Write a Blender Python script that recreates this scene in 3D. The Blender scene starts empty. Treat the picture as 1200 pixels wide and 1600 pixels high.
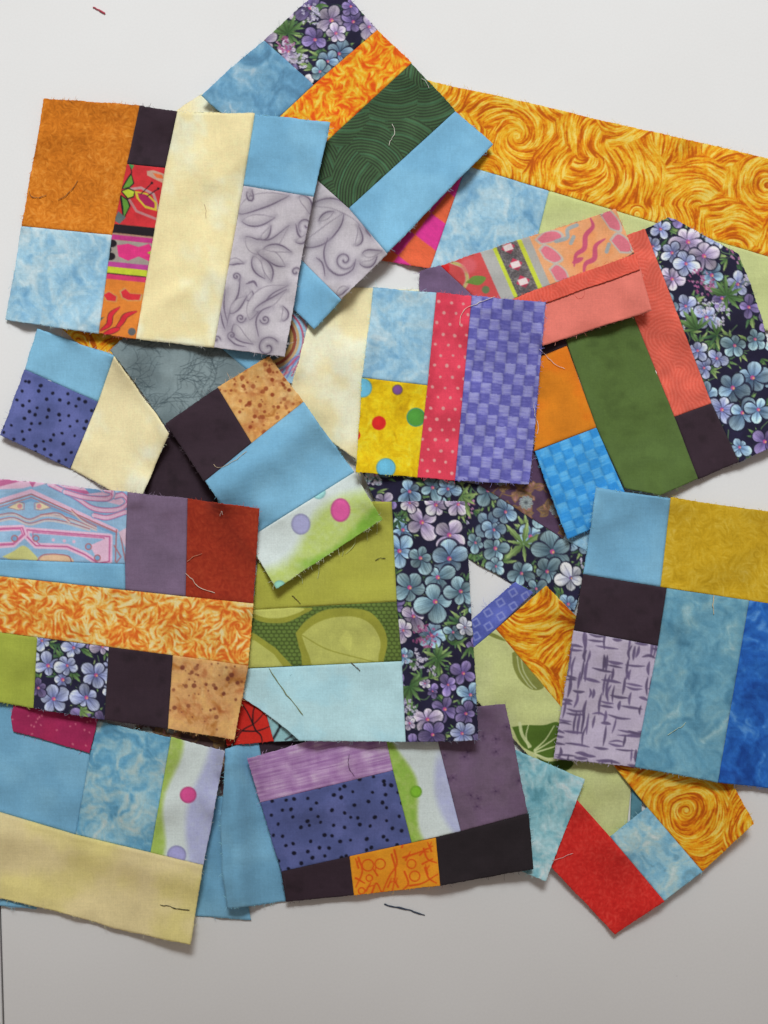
import bpy, math, random
import numpy as np

# ------------------------------------------------------------------ camera, world, lights, exposure
scene = bpy.context.scene
W0, H0 = 1200.0, 1600.0                 # proportions of the frame
CAM_D, CAM_T = 0.90, math.radians(8.0)  # distance to the middle of the table, tilt off the vertical
HALF_W = 0.25                           # half the width of table seen at the middle
FPX = 600.0 * CAM_D / HALF_W

cam_data = bpy.data.cameras.new("camera")
cam = bpy.data.objects.new("camera", cam_data)
scene.collection.objects.link(cam)
cam.location = (0.0, -CAM_D * math.sin(CAM_T), CAM_D * math.cos(CAM_T))
cam.rotation_euler = (CAM_T, 0.0, 0.0)
cam_data.sensor_fit = 'HORIZONTAL'
cam_data.sensor_width = 24.0
cam_data.lens = 24.0 * FPX / 1200.0
cam_data.clip_start = 0.01
cam_data.clip_end = 50.0
scene.camera = cam

world = bpy.data.worlds.new("World")
scene.world = world
world.use_nodes = True
bg = world.node_tree.nodes["Background"]
bg.inputs["Color"].default_value = (1.0, 0.84, 0.74, 1.0)
bg.inputs["Strength"].default_value = 0.235

def area_light(name, loc, target, sx, sy, power, color):
    d = bpy.data.lights.new(name, 'AREA')
    d.shape = 'RECTANGLE'; d.size = sx; d.size_y = sy
    d.energy = power; d.color = color
    o = bpy.data.objects.new(name, d)
    scene.collection.objects.link(o)
    o.location = loc
    from mathutils import Vector
    v = Vector(target) - Vector(loc)
    o.rotation_euler = v.to_track_quat('-Z', 'Y').to_euler()
    return o

# the window: a broad soft light beyond the top of the table, a little to the left
win_l = area_light("window_light", (-0.45, 1.50, 1.50), (-0.45, 0.56, 0.0), 2.2, 1.4, 8.5, (0.93, 0.98, 1.0))
win_l.data.spread = math.radians(28.0)     # beam narrowed to shape the falloff: less light on the table's near end

scene.view_settings.view_transform = 'Standard'
scene.view_settings.look = 'None'
scene.view_settings.exposure = 0.0
scene.view_settings.gamma = 1.0
scene.view_settings.use_curve_mapping = False

COL = scene.collection

# ------------------------------------------------------------------ camera maths: where a sight line meets a height
def unproject(px, py, z):
    px = np.asarray(px, float); py = np.asarray(py, float)
    a = (px - W0 / 2) / FPX; b = -(py - H0 / 2) / FPX
    st, ct = math.sin(CAM_T), math.cos(CAM_T)
    dx = a; dy = st + b * ct; dz = -ct + b * st
    k = (z - cam.location[2]) / dz
    return cam.location[0] + dx * k, cam.location[1] + dy * k

def project(x, y, z):
    st, ct = math.sin(CAM_T), math.cos(CAM_T)
    rx = x - cam.location[0]; ry = y - cam.location[1]; rz = z - cam.location[2]
    dep = ry * st - rz * ct
    up = ry * ct + rz * st
    return W0 / 2 + FPX * rx / dep, H0 / 2 - FPX * up / dep

# ------------------------------------------------------------------ noise
_tabs = {}
def _tab(seed):
    if seed not in _tabs:
        _tabs[seed] = np.random.RandomState(seed).rand(256, 256)
    return _tabs[seed]

def vnoise(x, y, seed=0):
    t = _tab(seed)
    xf = np.floor(x); yf = np.floor(y)
    fx = x - xf; fy = y - yf
    ix = xf.astype(int) & 255; iy = yf.astype(int) & 255
    ix1 = (ix + 1) & 255; iy1 = (iy + 1) & 255
    fx = fx * fx * fx * (fx * (fx * 6 - 15) + 10); fy = fy * fy * fy * (fy * (fy * 6 - 15) + 10)
    a = t[iy, ix] * (1 - fx) + t[iy, ix1] * fx
    b = t[iy1, ix] * (1 - fx) + t[iy1, ix1] * fx
    return a * (1 - fy) + b * fy

def fbm(x, y, seed=0, octaves=4, gain=0.5):
    s = 0.0; amp = 1.0; tot = 0.0
    for k in range(octaves):
        s = s + amp * vnoise(x + 17.3 * k, y - 9.1 * k, seed + k)
        tot += amp; amp *= gain
        x = x * 2.03; y = y * 2.03
    return s / tot

def sstep(a, b, x):
    t = np.clip((x - a) / (b - a), 0, 1)
    return t * t * (3 - 2 * t)

def C(*rgb):
    return np.array(rgb, float) / 255.0

def lin(c):
    c = np.clip(c, 0, 1)
    return np.where(c <= 0.04045, c / 12.92, ((c + 0.055) / 1.055) ** 2.4)

# ------------------------------------------------------------------ a small cloth-printing press: prints as arrays of colour
class Canvas:
    def __init__(self, x0, y0, x1, y1, S):
        self.x0, self.y0, self.S = x0, y0, S
        self.w = int((x1 - x0) * S) + 3; self.h = int((y1 - y0) * S) + 3
        self.X, self.Y = np.meshgrid(x0 + np.arange(self.w) / S, y0 + np.arange(self.h) / S)
        self.img = np.zeros((self.h, self.w, 3))

    def win(self, xa, ya, xb, yb):
        S = self.S
        i0 = max(0, int((ya - self.y0) * S) - 1); i1 = min(self.h, int((yb - self.y0) * S) + 3)
        j0 = max(0, int((xa - self.x0) * S) - 1); j1 = min(self.w, int((xb - self.x0) * S) + 3)
        if i0 >= i1 or j0 >= j1:
            return None
        return slice(i0, i1), slice(j0, j1)

    def blend(self, sl, m, col):
        if sl is None: return
        m = m[..., None]
        self.img[sl] = self.img[sl] * (1 - m) + col * m

    def fill(self, col):
        self.img[:] = col

    def ramp(self, v, stops):
        v = np.clip(v, 0, 1)
        ps = [s[0] for s in stops]
        cs = np.array([s[1] for s in stops]) / 255.0
        self.img[:] = np.stack([np.interp(v, ps, cs[:, k]) for k in range(3)], -1)

    def disc(self, x, y, r, col, soft=0.8, alpha=1.0, sq=1.0, ang=0.0):
        sl = self.win(x - r * 1.6 - 2, y - r * 1.6 - 2, x + r * 1.6 + 2, y + r * 1.6 + 2)
        if sl is None: return
        dx = self.X[sl] - x; dy = self.Y[sl] - y
        if sq != 1.0:
            c, s = math.cos(ang), math.sin(ang)
            dx, dy = dx * c + dy * s, (-dx * s + dy * c) / sq
        d = np.hypot(dx, dy)
        self.blend(sl, np.clip((r - d) / soft + 0.5, 0, 1) * alpha, np.asarray(col))

    def stroke(self, pts, w, col, alpha=1.0, soft=0.9, taper=False, w1=None, gauss=False):
        pts = np.asarray(pts, float)
        m = w * (3 if gauss else 1) + 3
        sl = self.win(pts[:, 0].min() - m, pts[:, 1].min() - m, pts[:, 0].max() + m, pts[:, 1].max() + m)
        if sl is None: return
        X = self.X[sl]; Y = self.Y[sl]
        n = len(pts) - 1
        best = np.full(X.shape, -1e9)
        for k in range(n):
            ax, ay = pts[k]; bx, by = pts[k + 1]
            ex, ey = bx - ax, by - ay
            L2 = ex * ex + ey * ey + 1e-9
            t = np.clip(((X - ax) * ex + (Y - ay) * ey) / L2, 0, 1)
            d = np.hypot(X - ax - t * ex, Y - ay - t * ey)
            u = (k + t) / n
            ww = w
            if taper: ww = w * np.sin(np.pi * np.clip(u * 0.92 + 0.04, 0, 1)) ** 0.7
            elif w1 is not None: ww = w + (w1 - w) * u
            best = np.maximum(best, (ww / 2 - d) if not gauss else -(d / (ww / 2 + 1e-6)) ** 2)
        mk = np.exp(best) if gauss else np.clip(best / soft + 0.5, 0, 1)
        self.blend(sl, mk * alpha, np.asarray(col))

    def poly(self, pts, col, soft=0.9, alpha=1.0):
        pts = np.asarray(pts, float)
        sl = self.win(pts[:, 0].min() - 3, pts[:, 1].min() - 3, pts[:, 0].max() + 3, pts[:, 1].max() + 3)
        if sl is None: return
        X = self.X[sl]; Y = self.Y[sl]
        ins = np.zeros(X.shape, bool); dm = np.full(X.shape, 1e9)
        n = len(pts)
        for k in range(n):
            ax, ay = pts[k]; bx, by = pts[(k + 1) % n]
            ex, ey = bx - ax, by - ay
            t = np.clip(((X - ax) * ex + (Y - ay) * ey) / (ex * ex + ey * ey + 1e-9), 0, 1)
            dm = np.minimum(dm, np.hypot(X - ax - t * ex, Y - ay - t * ey))
            if ay != by:
                ins ^= ((ay > Y) != (by > Y)) & (X < ex * (Y - ay) / (by - ay) + ax)
        sd = np.where(ins, dm, -dm)
        self.blend(sl, np.clip(sd / soft + 0.5, 0, 1) * alpha, np.asarray(col))

    def petal(self, x, y, L, wid, ang, cin, cout, alpha=1.0, pointed=False, vein=0.0, notch=0.0, shade=0.0):
        """one petal or leaf from (x, y) along ang: colour runs from root to tip"""
        sl = self.win(x - L * 1.1, y - L * 1.1, x + L * 1.1, y + L * 1.1)
        if sl is None: return
        dx = self.X[sl] - x; dy = self.Y[sl] - y
        c, s = math.cos(ang), math.sin(ang)
        u = (dx * c + dy * s) / L; v = (-dx * s + dy * c) / L
        uc = np.clip(u, 0, 1)
        if pointed: hw = wid * np.sin(np.pi * uc ** 0.8) ** 1.1
        else: hw = wid * np.sqrt(np.clip(np.sin(np.pi * uc ** 1.45), 0, 1)) + 1e-4
        if notch: hw = hw * (1 + notch * np.sin(uc * 26))
        m = np.clip((hw - np.abs(v)) * L / 1.0 + 0.35, 0, 1) * ((u > 0) & (u < 1))
        q = np.clip(uc * 1.1 - 0.05 + 0.25 * np.abs(v) / (hw + 1e-3), 0, 1)[..., None]
        q = q ** 0.8 if not pointed else q
        col = np.asarray(cin) * (1 - q) + np.asarray(cout) * q
        if shade: col = col * (1 + shade * np.clip(v / (hw + 1e-3), -1, 1))[..., None]
        stk = 1 + 0.16 * (vnoise(v * 34 + x, u * 3 + y, 77) - 0.5) * 2
        if not pointed: col = col * stk[..., None]
        if vein:
            vm = np.exp(-(v * L / 0.9) ** 2) * (u < 0.85)
            col = col * (1 + vein * vm[..., None])
        self.blend(sl, m * alpha, np.clip(col, 0, 1))

    def sample(self, px, py):
        fx = np.clip((px - self.x0) * self.S, 0, self.w - 1.001); fy = np.clip((py - self.y0) * self.S, 0, self.h - 1.001)
        ix = fx.astype(int); iy = fy.astype(int)
        ax = (fx - ix)[..., None]; ay = (fy - iy)[..., None]
        I = self.img
        return (I[iy, ix] * (1 - ax) + I[iy, ix + 1] * ax) * (1 - ay) + (I[iy + 1, ix] * (1 - ax) + I[iy + 1, ix + 1] * ax) * ay

def frame(cv, ox, oy, deg):
    c, s = math.cos(math.radians(deg)), math.sin(math.radians(deg))
    dx = cv.X - ox; dy = cv.Y - oy
    return dx * c + dy * s, -dx * s + dy * c

def at(ox, oy, deg, u, v):
    c, s = math.cos(math.radians(deg)), math.sin(math.radians(deg))
    return ox + u * c - v * s, oy + u * s + v * c

def mul(cv, f):
    cv.img = np.clip(cv.img * f[..., None], 0, 1)

def curve(pts, n=8):
    """Catmull-Rom through points"""
    p = [np.array(q, float) for q in pts]
    p = [2 * p[0] - p[1]] + p + [2 * p[-1] - p[-2]]
    out = []
    for i in range(1, len(p) - 2):
        for k in range(n):
            t = k / n
            out.append(0.5 * ((2 * p[i]) + (-p[i - 1] + p[i + 1]) * t + (2 * p[i - 1] - 5 * p[i] + 4 * p[i + 1] - p[i + 2]) * t * t
                              + (-p[i - 1] + 3 * p[i] - 3 * p[i + 1] + p[i + 2]) * t ** 3))
    out.append(p[-2])
    return np.array(out)

def spiral(x, y, r, turns, a0, sgn=1, n=28, r0=0.12):
    t = np.linspace(0, 1, n)
    rr = r * (r0 + (1 - r0) * t)
    a = a0 + sgn * turns * 2 * math.pi * (t - 1)
    return np.stack([x + rr * np.cos(a), y + rr * np.sin(a)], -1)

# ---------------------------------------------------------------- plain and dyed cottons
def p_solid(cv, rng, col=(128, 128, 128), mott=0.05, size=40, tint=None, tamt=0.5):
    cv.fill(C(*col))
    n = fbm(cv.X / size, cv.Y / size, rng.randint(999), 4)
    if tint is not None:
        m = np.clip(sstep(0.38, 0.72, n) * tamt, 0, 1)[..., None]
        cv.img = cv.img * (1 - m) + C(*tint) * m
    g = fbm(cv.X / 3.0, cv.Y / 3.0, rng.randint(999), 2)
    mul(cv, 1 + mott * (n - 0.5) * 2 + 0.05 * (g - 0.5))

def p_batik(cv, rng, stops=None, size=38, warp=0.7, bias=0.0, contrast=1.25):
    s = rng.randint(900)
    x = cv.X / size; y = cv.Y / size
    wx = fbm(x, y, s, 3) - 0.5; wy = fbm(x + 40, y + 11, s + 5, 3) - 0.5
    n = fbm(x + warp * wx * 2, y + warp * wy * 2, s + 9, 5, 0.65)
    n2 = fbm(x * 3 + wx * 4, y * 3 + wy * 4, s + 20, 4, 0.6)
    v = 0.5 + (n - 0.5) * contrast + (n2 - 0.5) * contrast * 0.7 + bias
    cv.ramp(v, stops)
    sp = fbm(x * 9, y * 9, s + 31, 2)
    mul(cv, 1 + 0.10 * (sp - 0.5))

SKYB = [(0, (112, 164, 200)), (0.3, (136, 184, 214)), (0.55, (158, 200, 222)), (0.8, (180, 212, 226)), (1, (200, 222, 230))]
TEALB = [(0, (78, 132, 160)), (0.3, (98, 154, 180)), (0.55, (114, 168, 190)), (0.8, (134, 182, 196)), (1, (162, 198, 206))]
DEEPB = [(0, (88, 134, 166)), (0.3, (102, 154, 188)), (0.55, (120, 170, 200)), (0.8, (142, 184, 208)), (1, (176, 202, 216))]

def lic(cv, ang, seed, L=12, step=1.0, grain=1.6):
    """smear noise along a field of directions: brush strokes"""
    n = fbm(cv.X / grain, cv.Y / grain, seed, 1)
    h, w = n.shape
    jj, ii = np.meshgrid(np.arange(w, dtype=float), np.arange(h, dtype=float))
    acc = n.copy(); ca = np.cos(ang); sa = np.sin(ang)
    for sg in (1, -1):
        x = jj.copy(); y = ii.copy()
        for k in range(L):
            ix = np.clip(np.rint(x).astype(int), 0, w - 1); iy = np.clip(np.rint(y).astype(int), 0, h - 1)
            x = x + sg * step * ca[iy, ix]; y = y + sg * step * sa[iy, ix]
            ix = np.clip(np.rint(x).astype(int), 0, w - 1); iy = np.clip(np.rint(y).astype(int), 0, h - 1)
            acc += n[iy, ix]
    acc /= (2 * L + 1)
    acc = (acc - acc.mean()) / (acc.std() + 1e-6)
    return acc

def cells(cv, size, rng, jitter=0.8, extra=None):
    """nearest of a jittered lattice of centres: distance vector and id"""
    x0, y0 = cv.x0 - size * 1.5, cv.y0 - size * 1.5
    cs = []
    ny = int((cv.h / cv.S + 3 * size) / (size * 0.87)) + 1; nx = int((cv.w / cv.S + 3 * size) / size) + 1
    for i in range(ny):
        for j in range(nx):
            cs.append((x0 + (j + 0.5 * (i % 2) + jitter * (rng.rand() - 0.5)) * size, y0 + (i * 0.87 + jitter * (rng.rand() - 0.5)) * size))
    if extra: cs = [c for c in cs if min(math.hypot(c[0] - e[0], c[1] - e[1]) for e in extra) > size * 0.75] + list(extra)
    best = np.full(cv.X.shape, 1e9); BX = np.zeros_like(best); BY = np.zeros_like(best); ID = np.zeros(best.shape, int)
    for k, (cx, cy) in enumerate(cs):
        sl = cv.win(cx - size * 1.8, cy - size * 1.8, cx + size * 1.8, cy + size * 1.8)
        if sl is None: continue
        d = (cv.X[sl] - cx) ** 2 + (cv.Y[sl] - cy) ** 2
        m = d < best[sl]
        best[sl] = np.where(m, d, best[sl]); BX[sl] = np.where(m, cv.X[sl] - cx, BX[sl]); BY[sl] = np.where(m, cv.Y[sl] - cy, BY[sl])
        ID[sl] = np.where(m, k, ID[sl])
    return BX, BY, np.sqrt(best), ID

def p_swirl(cv, rng, size=88, stops=None, spin=0.14, L=16, centres=None, grain=1.9, offs=1.0):
    bx, by, d, ident = cells(cv, size, rng, 0.7, centres)
    sg = np.where((ident * 7919) % 3 == 0, -1.0, 1.0)
    hh = ((ident * 7919) % 97) / 97.0; h2 = ((ident * 104729) % 89) / 89.0
    bx = bx - size * 0.62 * hh * np.cos(h2 * 6.28) * offs; by = by - size * 0.62 * hh * np.sin(h2 * 6.28) * offs
    ang = np.arctan2(by, bx) + (math.pi / 2 - spin * (1 + .8 * np.sin(ident * 1.3))) * sg + 1.3 * (fbm(cv.X / 30, cv.Y / 30, 5, 3) - 0.5)
    v = lic(cv, ang, rng.randint(900), L, 1.0, grain)
    v2 = lic(cv, ang, rng.randint(900), L + 8, 1.0, grain * 3.2)
    st = stops or [(0, (190, 90, 10)), (0.22, (218, 112, 12)), (0.42, (234, 150, 20)), (0.62, (238, 176, 36)), (0.85, (242, 198, 66)), (1, (246, 214, 104))]
    cv.ramp(0.52 + 0.27 * v + 0.16 * v2, st)

def p_flame(cv, rng, pale=False):
    bx, by, d, ident = cells(cv, 46, rng, 0.9)
    ang = np.arctan2(by, bx) + 0.9 * np.sin(ident * 1.7) + 2.4 * (fbm(cv.X / 16, cv.Y / 16, 3, 2) - 0.5)
    v = lic(cv, ang, rng.randint(900), 7, 1.0, 2.7)
    v2 = fbm(cv.X / 30, cv.Y / 30, 71, 3) - 0.5
    if pale: st = [(0, (222, 104, 34)), (0.3, (234, 138, 50)), (0.5, (243, 175, 74)), (0.7, (248, 200, 106)), (1, (252, 226, 165))]
    else: st = [(0, (232, 88, 20)), (0.3, (240, 122, 22)), (0.5, (247, 156, 32)), (0.75, (250, 186, 44)), (1, (252, 210, 90))]
    cv.ramp(0.5 + 0.27 * v + 0.5 * v2, st)

def p_arcs(cv, rng, size=60, period=4.2, cols=((40, 62, 40), (62, 104, 62)), wide=None, sharp=1.0):
    bx, by, d, ident = cells(cv, size, rng, 0.9)
    off = ((ident * 37) % 19) / 19.0 * 6.28; off2 = size * (0.55 + 0.5 * (((ident * 13) % 7) / 7.0))
    ox = np.cos(off) * off2; oy = np.sin(off) * off2
    r = np.hypot(bx - ox, by - oy) + 2.0 * fbm(cv.X / 18, cv.Y / 18, 8, 2)
    s = 0.5 + 0.5 * np.sin(r * 2 * np.pi / period)
    s = sstep(0.5 - 0.5 * sharp, 0.5 + 0.5 * sharp, s)
    a, b = C(*cols[0]), C(*cols[1])
    cv.img[:] = a + (b - a) * s[..., None]
    if wide is not None:
        m = 0.7 * sstep(0.90, 0.97, np.sin(r * 2 * np.pi / (period * 5.3) + off))[..., None]
        cv.img = cv.img * (1 - m) + C(*wide) * m
    mul(cv, 1 + 0.22 * (fbm(cv.X / 20, cv.Y / 20, 44, 3) - 0.5))

def p_scribble(cv, rng, stops, size=34, L=5, grain=2.4, amp=0.2, amp2=0.5):
    bx, by, d, ident = cells(cv, size, rng, 0.95)
    ang = np.arctan2(by, bx) + 1.57 + 1.2 * np.sin(ident * 2.3) + 3.0 * (fbm(cv.X / 12, cv.Y / 12, 13, 2) - 0.5)
    v = lic(cv, ang, rng.randint(900), L, 1.0, grain)
    n = fbm(cv.X / 45, cv.Y / 45, rng.randint(900), 3) - 0.5
    cv.ramp(0.5 + amp * v + amp2 * n, stops)

# ---------------------------------------------------------------- dark floral
LILAC = ((128, 108, 160), (214, 202, 220)); PERI = ((92, 102, 164), (184, 192, 220)); BLUE = ((66, 96, 138), (160, 188, 206))
TEAL = ((66, 98, 122), (160, 190, 198)); WHITE = ((140, 144, 176), (214, 216, 222)); VIOLET = ((80, 68, 124), (146, 130, 178))
PLAIN = {'lilac': LILAC, 'peri': PERI, 'blue': BLUE, 'teal': TEAL, 'white': WHITE, 'violet': VIOLET}
GREENS = [((50, 80, 46), (112, 142, 88)), ((38, 64, 48), (84, 118, 78)), ((76, 104, 58), (150, 170, 110))]

def flower(cv, rng, x, y, r, kind, n=5, squash=None):
    cin, cout = [C(*c) for c in PLAIN[kind]]
    a0 = rng.rand() * 6.28
    r = r * 1.15; tone = 0.94 + 0.24 * rng.rand(); cin = cin * tone; cout = np.clip(cout * tone, 0, 1)
    if squash is None and rng.rand() < .55: squash = rng.rand() * 3.1
    if rng.rand() < .25: n = 4
    order = list(range(n)); rng.shuffle(order)
    for k in order:
        a = a0 + k * 2 * math.pi / n + 0.22 * (rng.rand() - 0.5)
        L = r * (0.82 + 0.42 * rng.rand()); br = 0.74 + 0.42 * rng.rand(); wd = 0.34 + 0.10 * rng.rand()
        if squash is not None: L *= 0.70 + 0.36 * abs(math.cos(a - squash))
        cv.petal(x, y, L * 1.08, wd * 1.22, a, C(28, 26, 48), C(32, 32, 56), 0.8)
        cv.petal(x, y, L, wd, a, np.clip(cin * br, 0, 1), np.clip(cout * br, 0, 1), 1.0, vein=-0.16, shade=0.12 * (1 if rng.rand() > .5 else -1))
    cc = C(196, 84, 150) if kind != 'white' else C(120, 90, 150)
    cv.disc(x, y, r * 0.13, cc, 1.2)
    cv.disc(x + r * .05, y + r * .03, r * 0.06, C(236, 190, 120), 1.0)

def sprig(cv, rng, x, y, r, a0, spread=2.4, n=5, tone=None):
    for k in range(n):
        a = a0 + spread * ((k + 0.5) / n - 0.5) + 0.25 * (rng.rand() - 0.5)
        g = GREENS[tone if tone is not None else rng.randint(3)]
        L = r * (0.65 + 0.5 * rng.rand())
        cv.petal(x, y, L * 1.25, 0.09 + 0.06 * rng.rand(), a, C(*g[0]), C(*g[1]), 1.0, pointed=True, vein=0.3, notch=0.12, shade=0.18)

def lacecap(cv, rng, x, y, r, cols, n=26):
    for k in range(6):
        a = rng.rand() * 6.28
        cv.stroke([(x, y), (x + r * .8 * math.cos(a), y + r * .8 * math.sin(a))], 1.0, C(96, 120, 90), 0.7)
    for k in range(n):
        a = rng.rand() * 6.28; q = r * math.sqrt(rng.rand())
        c = C(*cols[rng.randint(len(cols))])
        px, py = x + q * math.cos(a), y + q * math.sin(a)
        for j in range(4):
            b = rng.rand() * 6.28
            cv.disc(px + 1.4 * math.cos(b), py + 1.4 * math.sin(b), 1.0 + 0.3 * rng.rand(), c * (0.85 + 0.2 * rng.rand()), 0.9)
        cv.disc(px, py, 0.6, c * 0.55, 0.8)

WHITES = [(226, 218, 236), (205, 200, 226)]; PINKS = [(190, 110, 160), (160, 84, 132), (206, 150, 190)]

def p_floral(cv, rng, r=21, kinds=('lilac', 'peri', 'teal', 'blue'), flowers=None, sprigs=None, laces=None, fill=True, dens=1.0, basec=(36, 33, 58)):
    cv.fill(C(*basec))
    mul(cv, 1 + 0.35 * (fbm(cv.X / 25, cv.Y / 25, 3, 3) - 0.5))
    x0, y0 = cv.x0, cv.y0; x1 = x0 + cv.w / cv.S; y1 = y0 + cv.h / cv.S
    pts = []
    fixed = [(f[0], f[1]) for f in (flowers or [])]
    if fill:
        tries = int((x1 - x0) * (y1 - y0) / (r * r) * 6)
        for _ in range(tries):
            p = (x0 + rng.rand() * (x1 - x0), y0 + rng.rand() * (y1 - y0))
            if all(math.hypot(p[0] - q[0], p[1] - q[1]) > r * 1.45 / math.sqrt(dens) for q in pts + fixed):
                pts.append(p)
    for (px, py) in pts + fixed:
        for k in range(2):
            a = rng.rand() * 6.28
            sprig(cv, rng, px + r * .6 * math.cos(a), py + r * .6 * math.sin(a), r * (0.8 + .4 * rng.rand()), a, 1.6, 3)
        a = rng.rand() * 6.28
        cv.stroke(curve([(px, py), (px + r * math.cos(a), py + r * math.sin(a)), (px + r * 1.7 * math.cos(a + .5), py + r * 1.7 * math.sin(a + .5))]), 1.5, C(104, 138, 92), 0.85)
    for (px, py) in pts:
        q = rng.rand()
        if q < 0.12: lacecap(cv, rng, px, py, r * 0.8, WHITES if rng.rand() < .6 else PINKS, 16)
        elif q < 0.22: sprig(cv, rng, px, py, r * 1.1, rng.rand() * 6.28, 5.0, 7)
        else:
            flower(cv, rng, px, py, r * (0.72 + 0.4 * rng.rand()), kinds[rng.randint(len(kinds))], squash=(rng.rand() * 3 if rng.rand() < .35 else None))
    for s in (sprigs or []): sprig(cv, rng, s[0], s[1], s[2], s[3], s[4] if len(s) > 4 else 3.2, s[5] if len(s) > 5 else 6, s[6] if len(s) > 6 else None)
    for f in (flowers or []): flower(cv, rng, f[0], f[1], f[2], f[3], squash=f[4] if len(f) > 4 else None)
    for l in (laces or []): lacecap(cv, rng, l[0], l[1], l[2], WHITES if l[3] == 'w' else PINKS, l[4] if len(l) > 4 else 26)

# ---------------------------------------------------------------- other prints
def p_dots(cv, rng, base=(94, 98, 158), dot=(24, 24, 44), sp=17.5, r=2.9, jit=0.75, deg=20, mott=0.10, alpha=1.0):
    p_solid(cv, rng, base, mott, 35, (base[0] + 16, base[1] + 12, base[2] + 14), 0.5)
    x0, y0 = cv.x0, cv.y0; wx = cv.w / cv.S; wy = cv.h / cv.S; R = int(max(wx, wy) * 0.8 / sp) + 2
    for i in range(-R, R):
        for j in range(-R, R):
            u = (i + 0.5 * (j % 2) + jit * (rng.rand() - .5)) * sp; v = (j * 0.87 + jit * (rng.rand() - .5)) * sp
            x, y = at(x0 + wx / 2, y0 + wy / 2, deg, u, v)
            cv.disc(x, y, r * (0.85 + .3 * rng.rand()), C(*dot), 1.1, alpha, 0.8 + .4 * rng.rand(), rng.rand() * 3)

def p_check(cv, rng, ox, oy, deg, su, sv, light, dark, mid):
    """a printed basket-weave: offset blocks, each with a pale and a deep half"""
    u, v = frame(cv, ox, oy, deg)
    n1 = 1.2 * (fbm(cv.X / 9, cv.Y / 9, 4, 2) - .5)
    row = np.floor(v / sv + 0.10 * n1)
    uu = u / su + 0.53 * row + 0.07 * n1
    fx = uu - np.floor(uu); fy = v / sv + 0.10 * n1 - row
    par = fx < 0.5
    str_ = fbm(u / 14, v / 1.6, 9, 2)
    L, D, M = C(*light), C(*dark), C(*mid)
    t = np.where(par, sstep(0.1, 0.9, str_ * 0.9 + 0.25 * (1 - fy)), 0)[..., None]
    cl = M + (L - M) * t
    q = (0.35 * fbm(u / 5, v / 5, 15, 2) + 0.65 * fbm(u / 12, v / 1.8, 19, 2))[..., None]
    cd = D + (M - D) * sstep(0.35, 0.85, q)
    edge = sstep(0.0, 0.12, fx if True else 0) * sstep(0.0, 0.12, np.abs(fx - 0.5))
    par2 = sstep(0.47, 0.53, fx)[..., None]
    cv.img[:] = cl * (1 - par2) + cd * par2
    mul(cv, 0.90 + 0.10 * edge + 0.14 * (fbm(cv.X / 40, cv.Y / 40, 23, 2) - .5))

def p_scroll(cv, rng, els):
    p_solid(cv, rng, (202, 195, 201), 0.07, 50, (188, 180, 188), 0.7)
    dk = C(112, 100, 118); mid = C(158, 149, 162); lt = C(202, 195, 201)
    for e in els:
        if e[0] == 's':      # spiral tendril: x y r turns a0 sgn
            _, x, y, r, tu, a0, sg = e
            p = spiral(x, y, r, tu, a0, sg)
            cv.stroke(p, r * 0.55, mid, 0.55, gauss=True)
            cv.stroke(p + np.array([0.8, 1.2]), 4.5, mid, 0.75, gauss=True)
            cv.stroke(p, 2.4, dk, 0.9, w1=1.4)
        elif e[0] == 'l':    # leaf: x y L wid ang
            _, x, y, L, wd, a, sh = e
            cv.petal(x + 2, y + 3, L * 1.15, wd * 1.5, a, mid, mid, 0.30, pointed=True)
            cv.petal(x, y, L * 1.03, wd * 1.10, a, dk, dk, 0.85, pointed=True)
            cv.petal(x, y - 0.5 * sh, L, wd, a, mid * 0.95, lt * 0.97, 0.95, pointed=True, shade=0.10 * sh)
        elif e[0] == 'a':    # acanthus lobe: spine, width, shaded side
            _, sp, wd, sd = e
            sp = curve(sp, 7); t = np.gradient(sp, axis=0); t /= np.linalg.norm(t, axis=1, keepdims=True) + 1e-9
            nn = np.stack([-t[:, 1], t[:, 0]], -1); u = np.linspace(0, 1, len(sp))
            hw = wd * np.sin(np.pi * u ** 0.75)[:, None]
            A = sp + nn * hw * sd; B = sp - nn * hw * sd
            cv.poly(np.r_[A, B[::-1]], lt * 0.98, 2.0, .8)
            cv.stroke(A - nn * sd * 2.5, max(6, wd * 1.2), mid * 0.95, .55, gauss=True)
            cv.stroke(A + nn * sd * 1.5, 4, mid, .25, gauss=True)
            cv.stroke(A, 2.6, dk, .95, taper=True); cv.stroke(B, 1.4, dk, .55, taper=True)
        elif e[0] == 'c':    # shaded curve
            p = curve(e[1])
            cv.stroke(p + np.array([1.5, 2.5]), 13, mid, 0.55, gauss=True)
            cv.stroke(p, e[2] if len(e) > 2 else 2.6, dk, 0.9, taper=True)

def scroll_random(rng, x0, y0, x1, y1, n=14):
    els = []
    for k in range(n):
        x, y = x0 + rng.rand() * (x1 - x0), y0 + rng.rand() * (y1 - y0)
        q = rng.rand()
        if q < .35: els.append(('s', x, y, 10 + 14 * rng.rand(), 1.3, rng.rand() * 6.28, 1 if rng.rand() < .5 else -1))
        else: els.append(('l', x, y, 24 + 22 * rng.rand(), 0.2 + .1 * rng.rand(), rng.rand() * 6.28, 1 if rng.rand() < .5 else -1))
    return els

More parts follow.
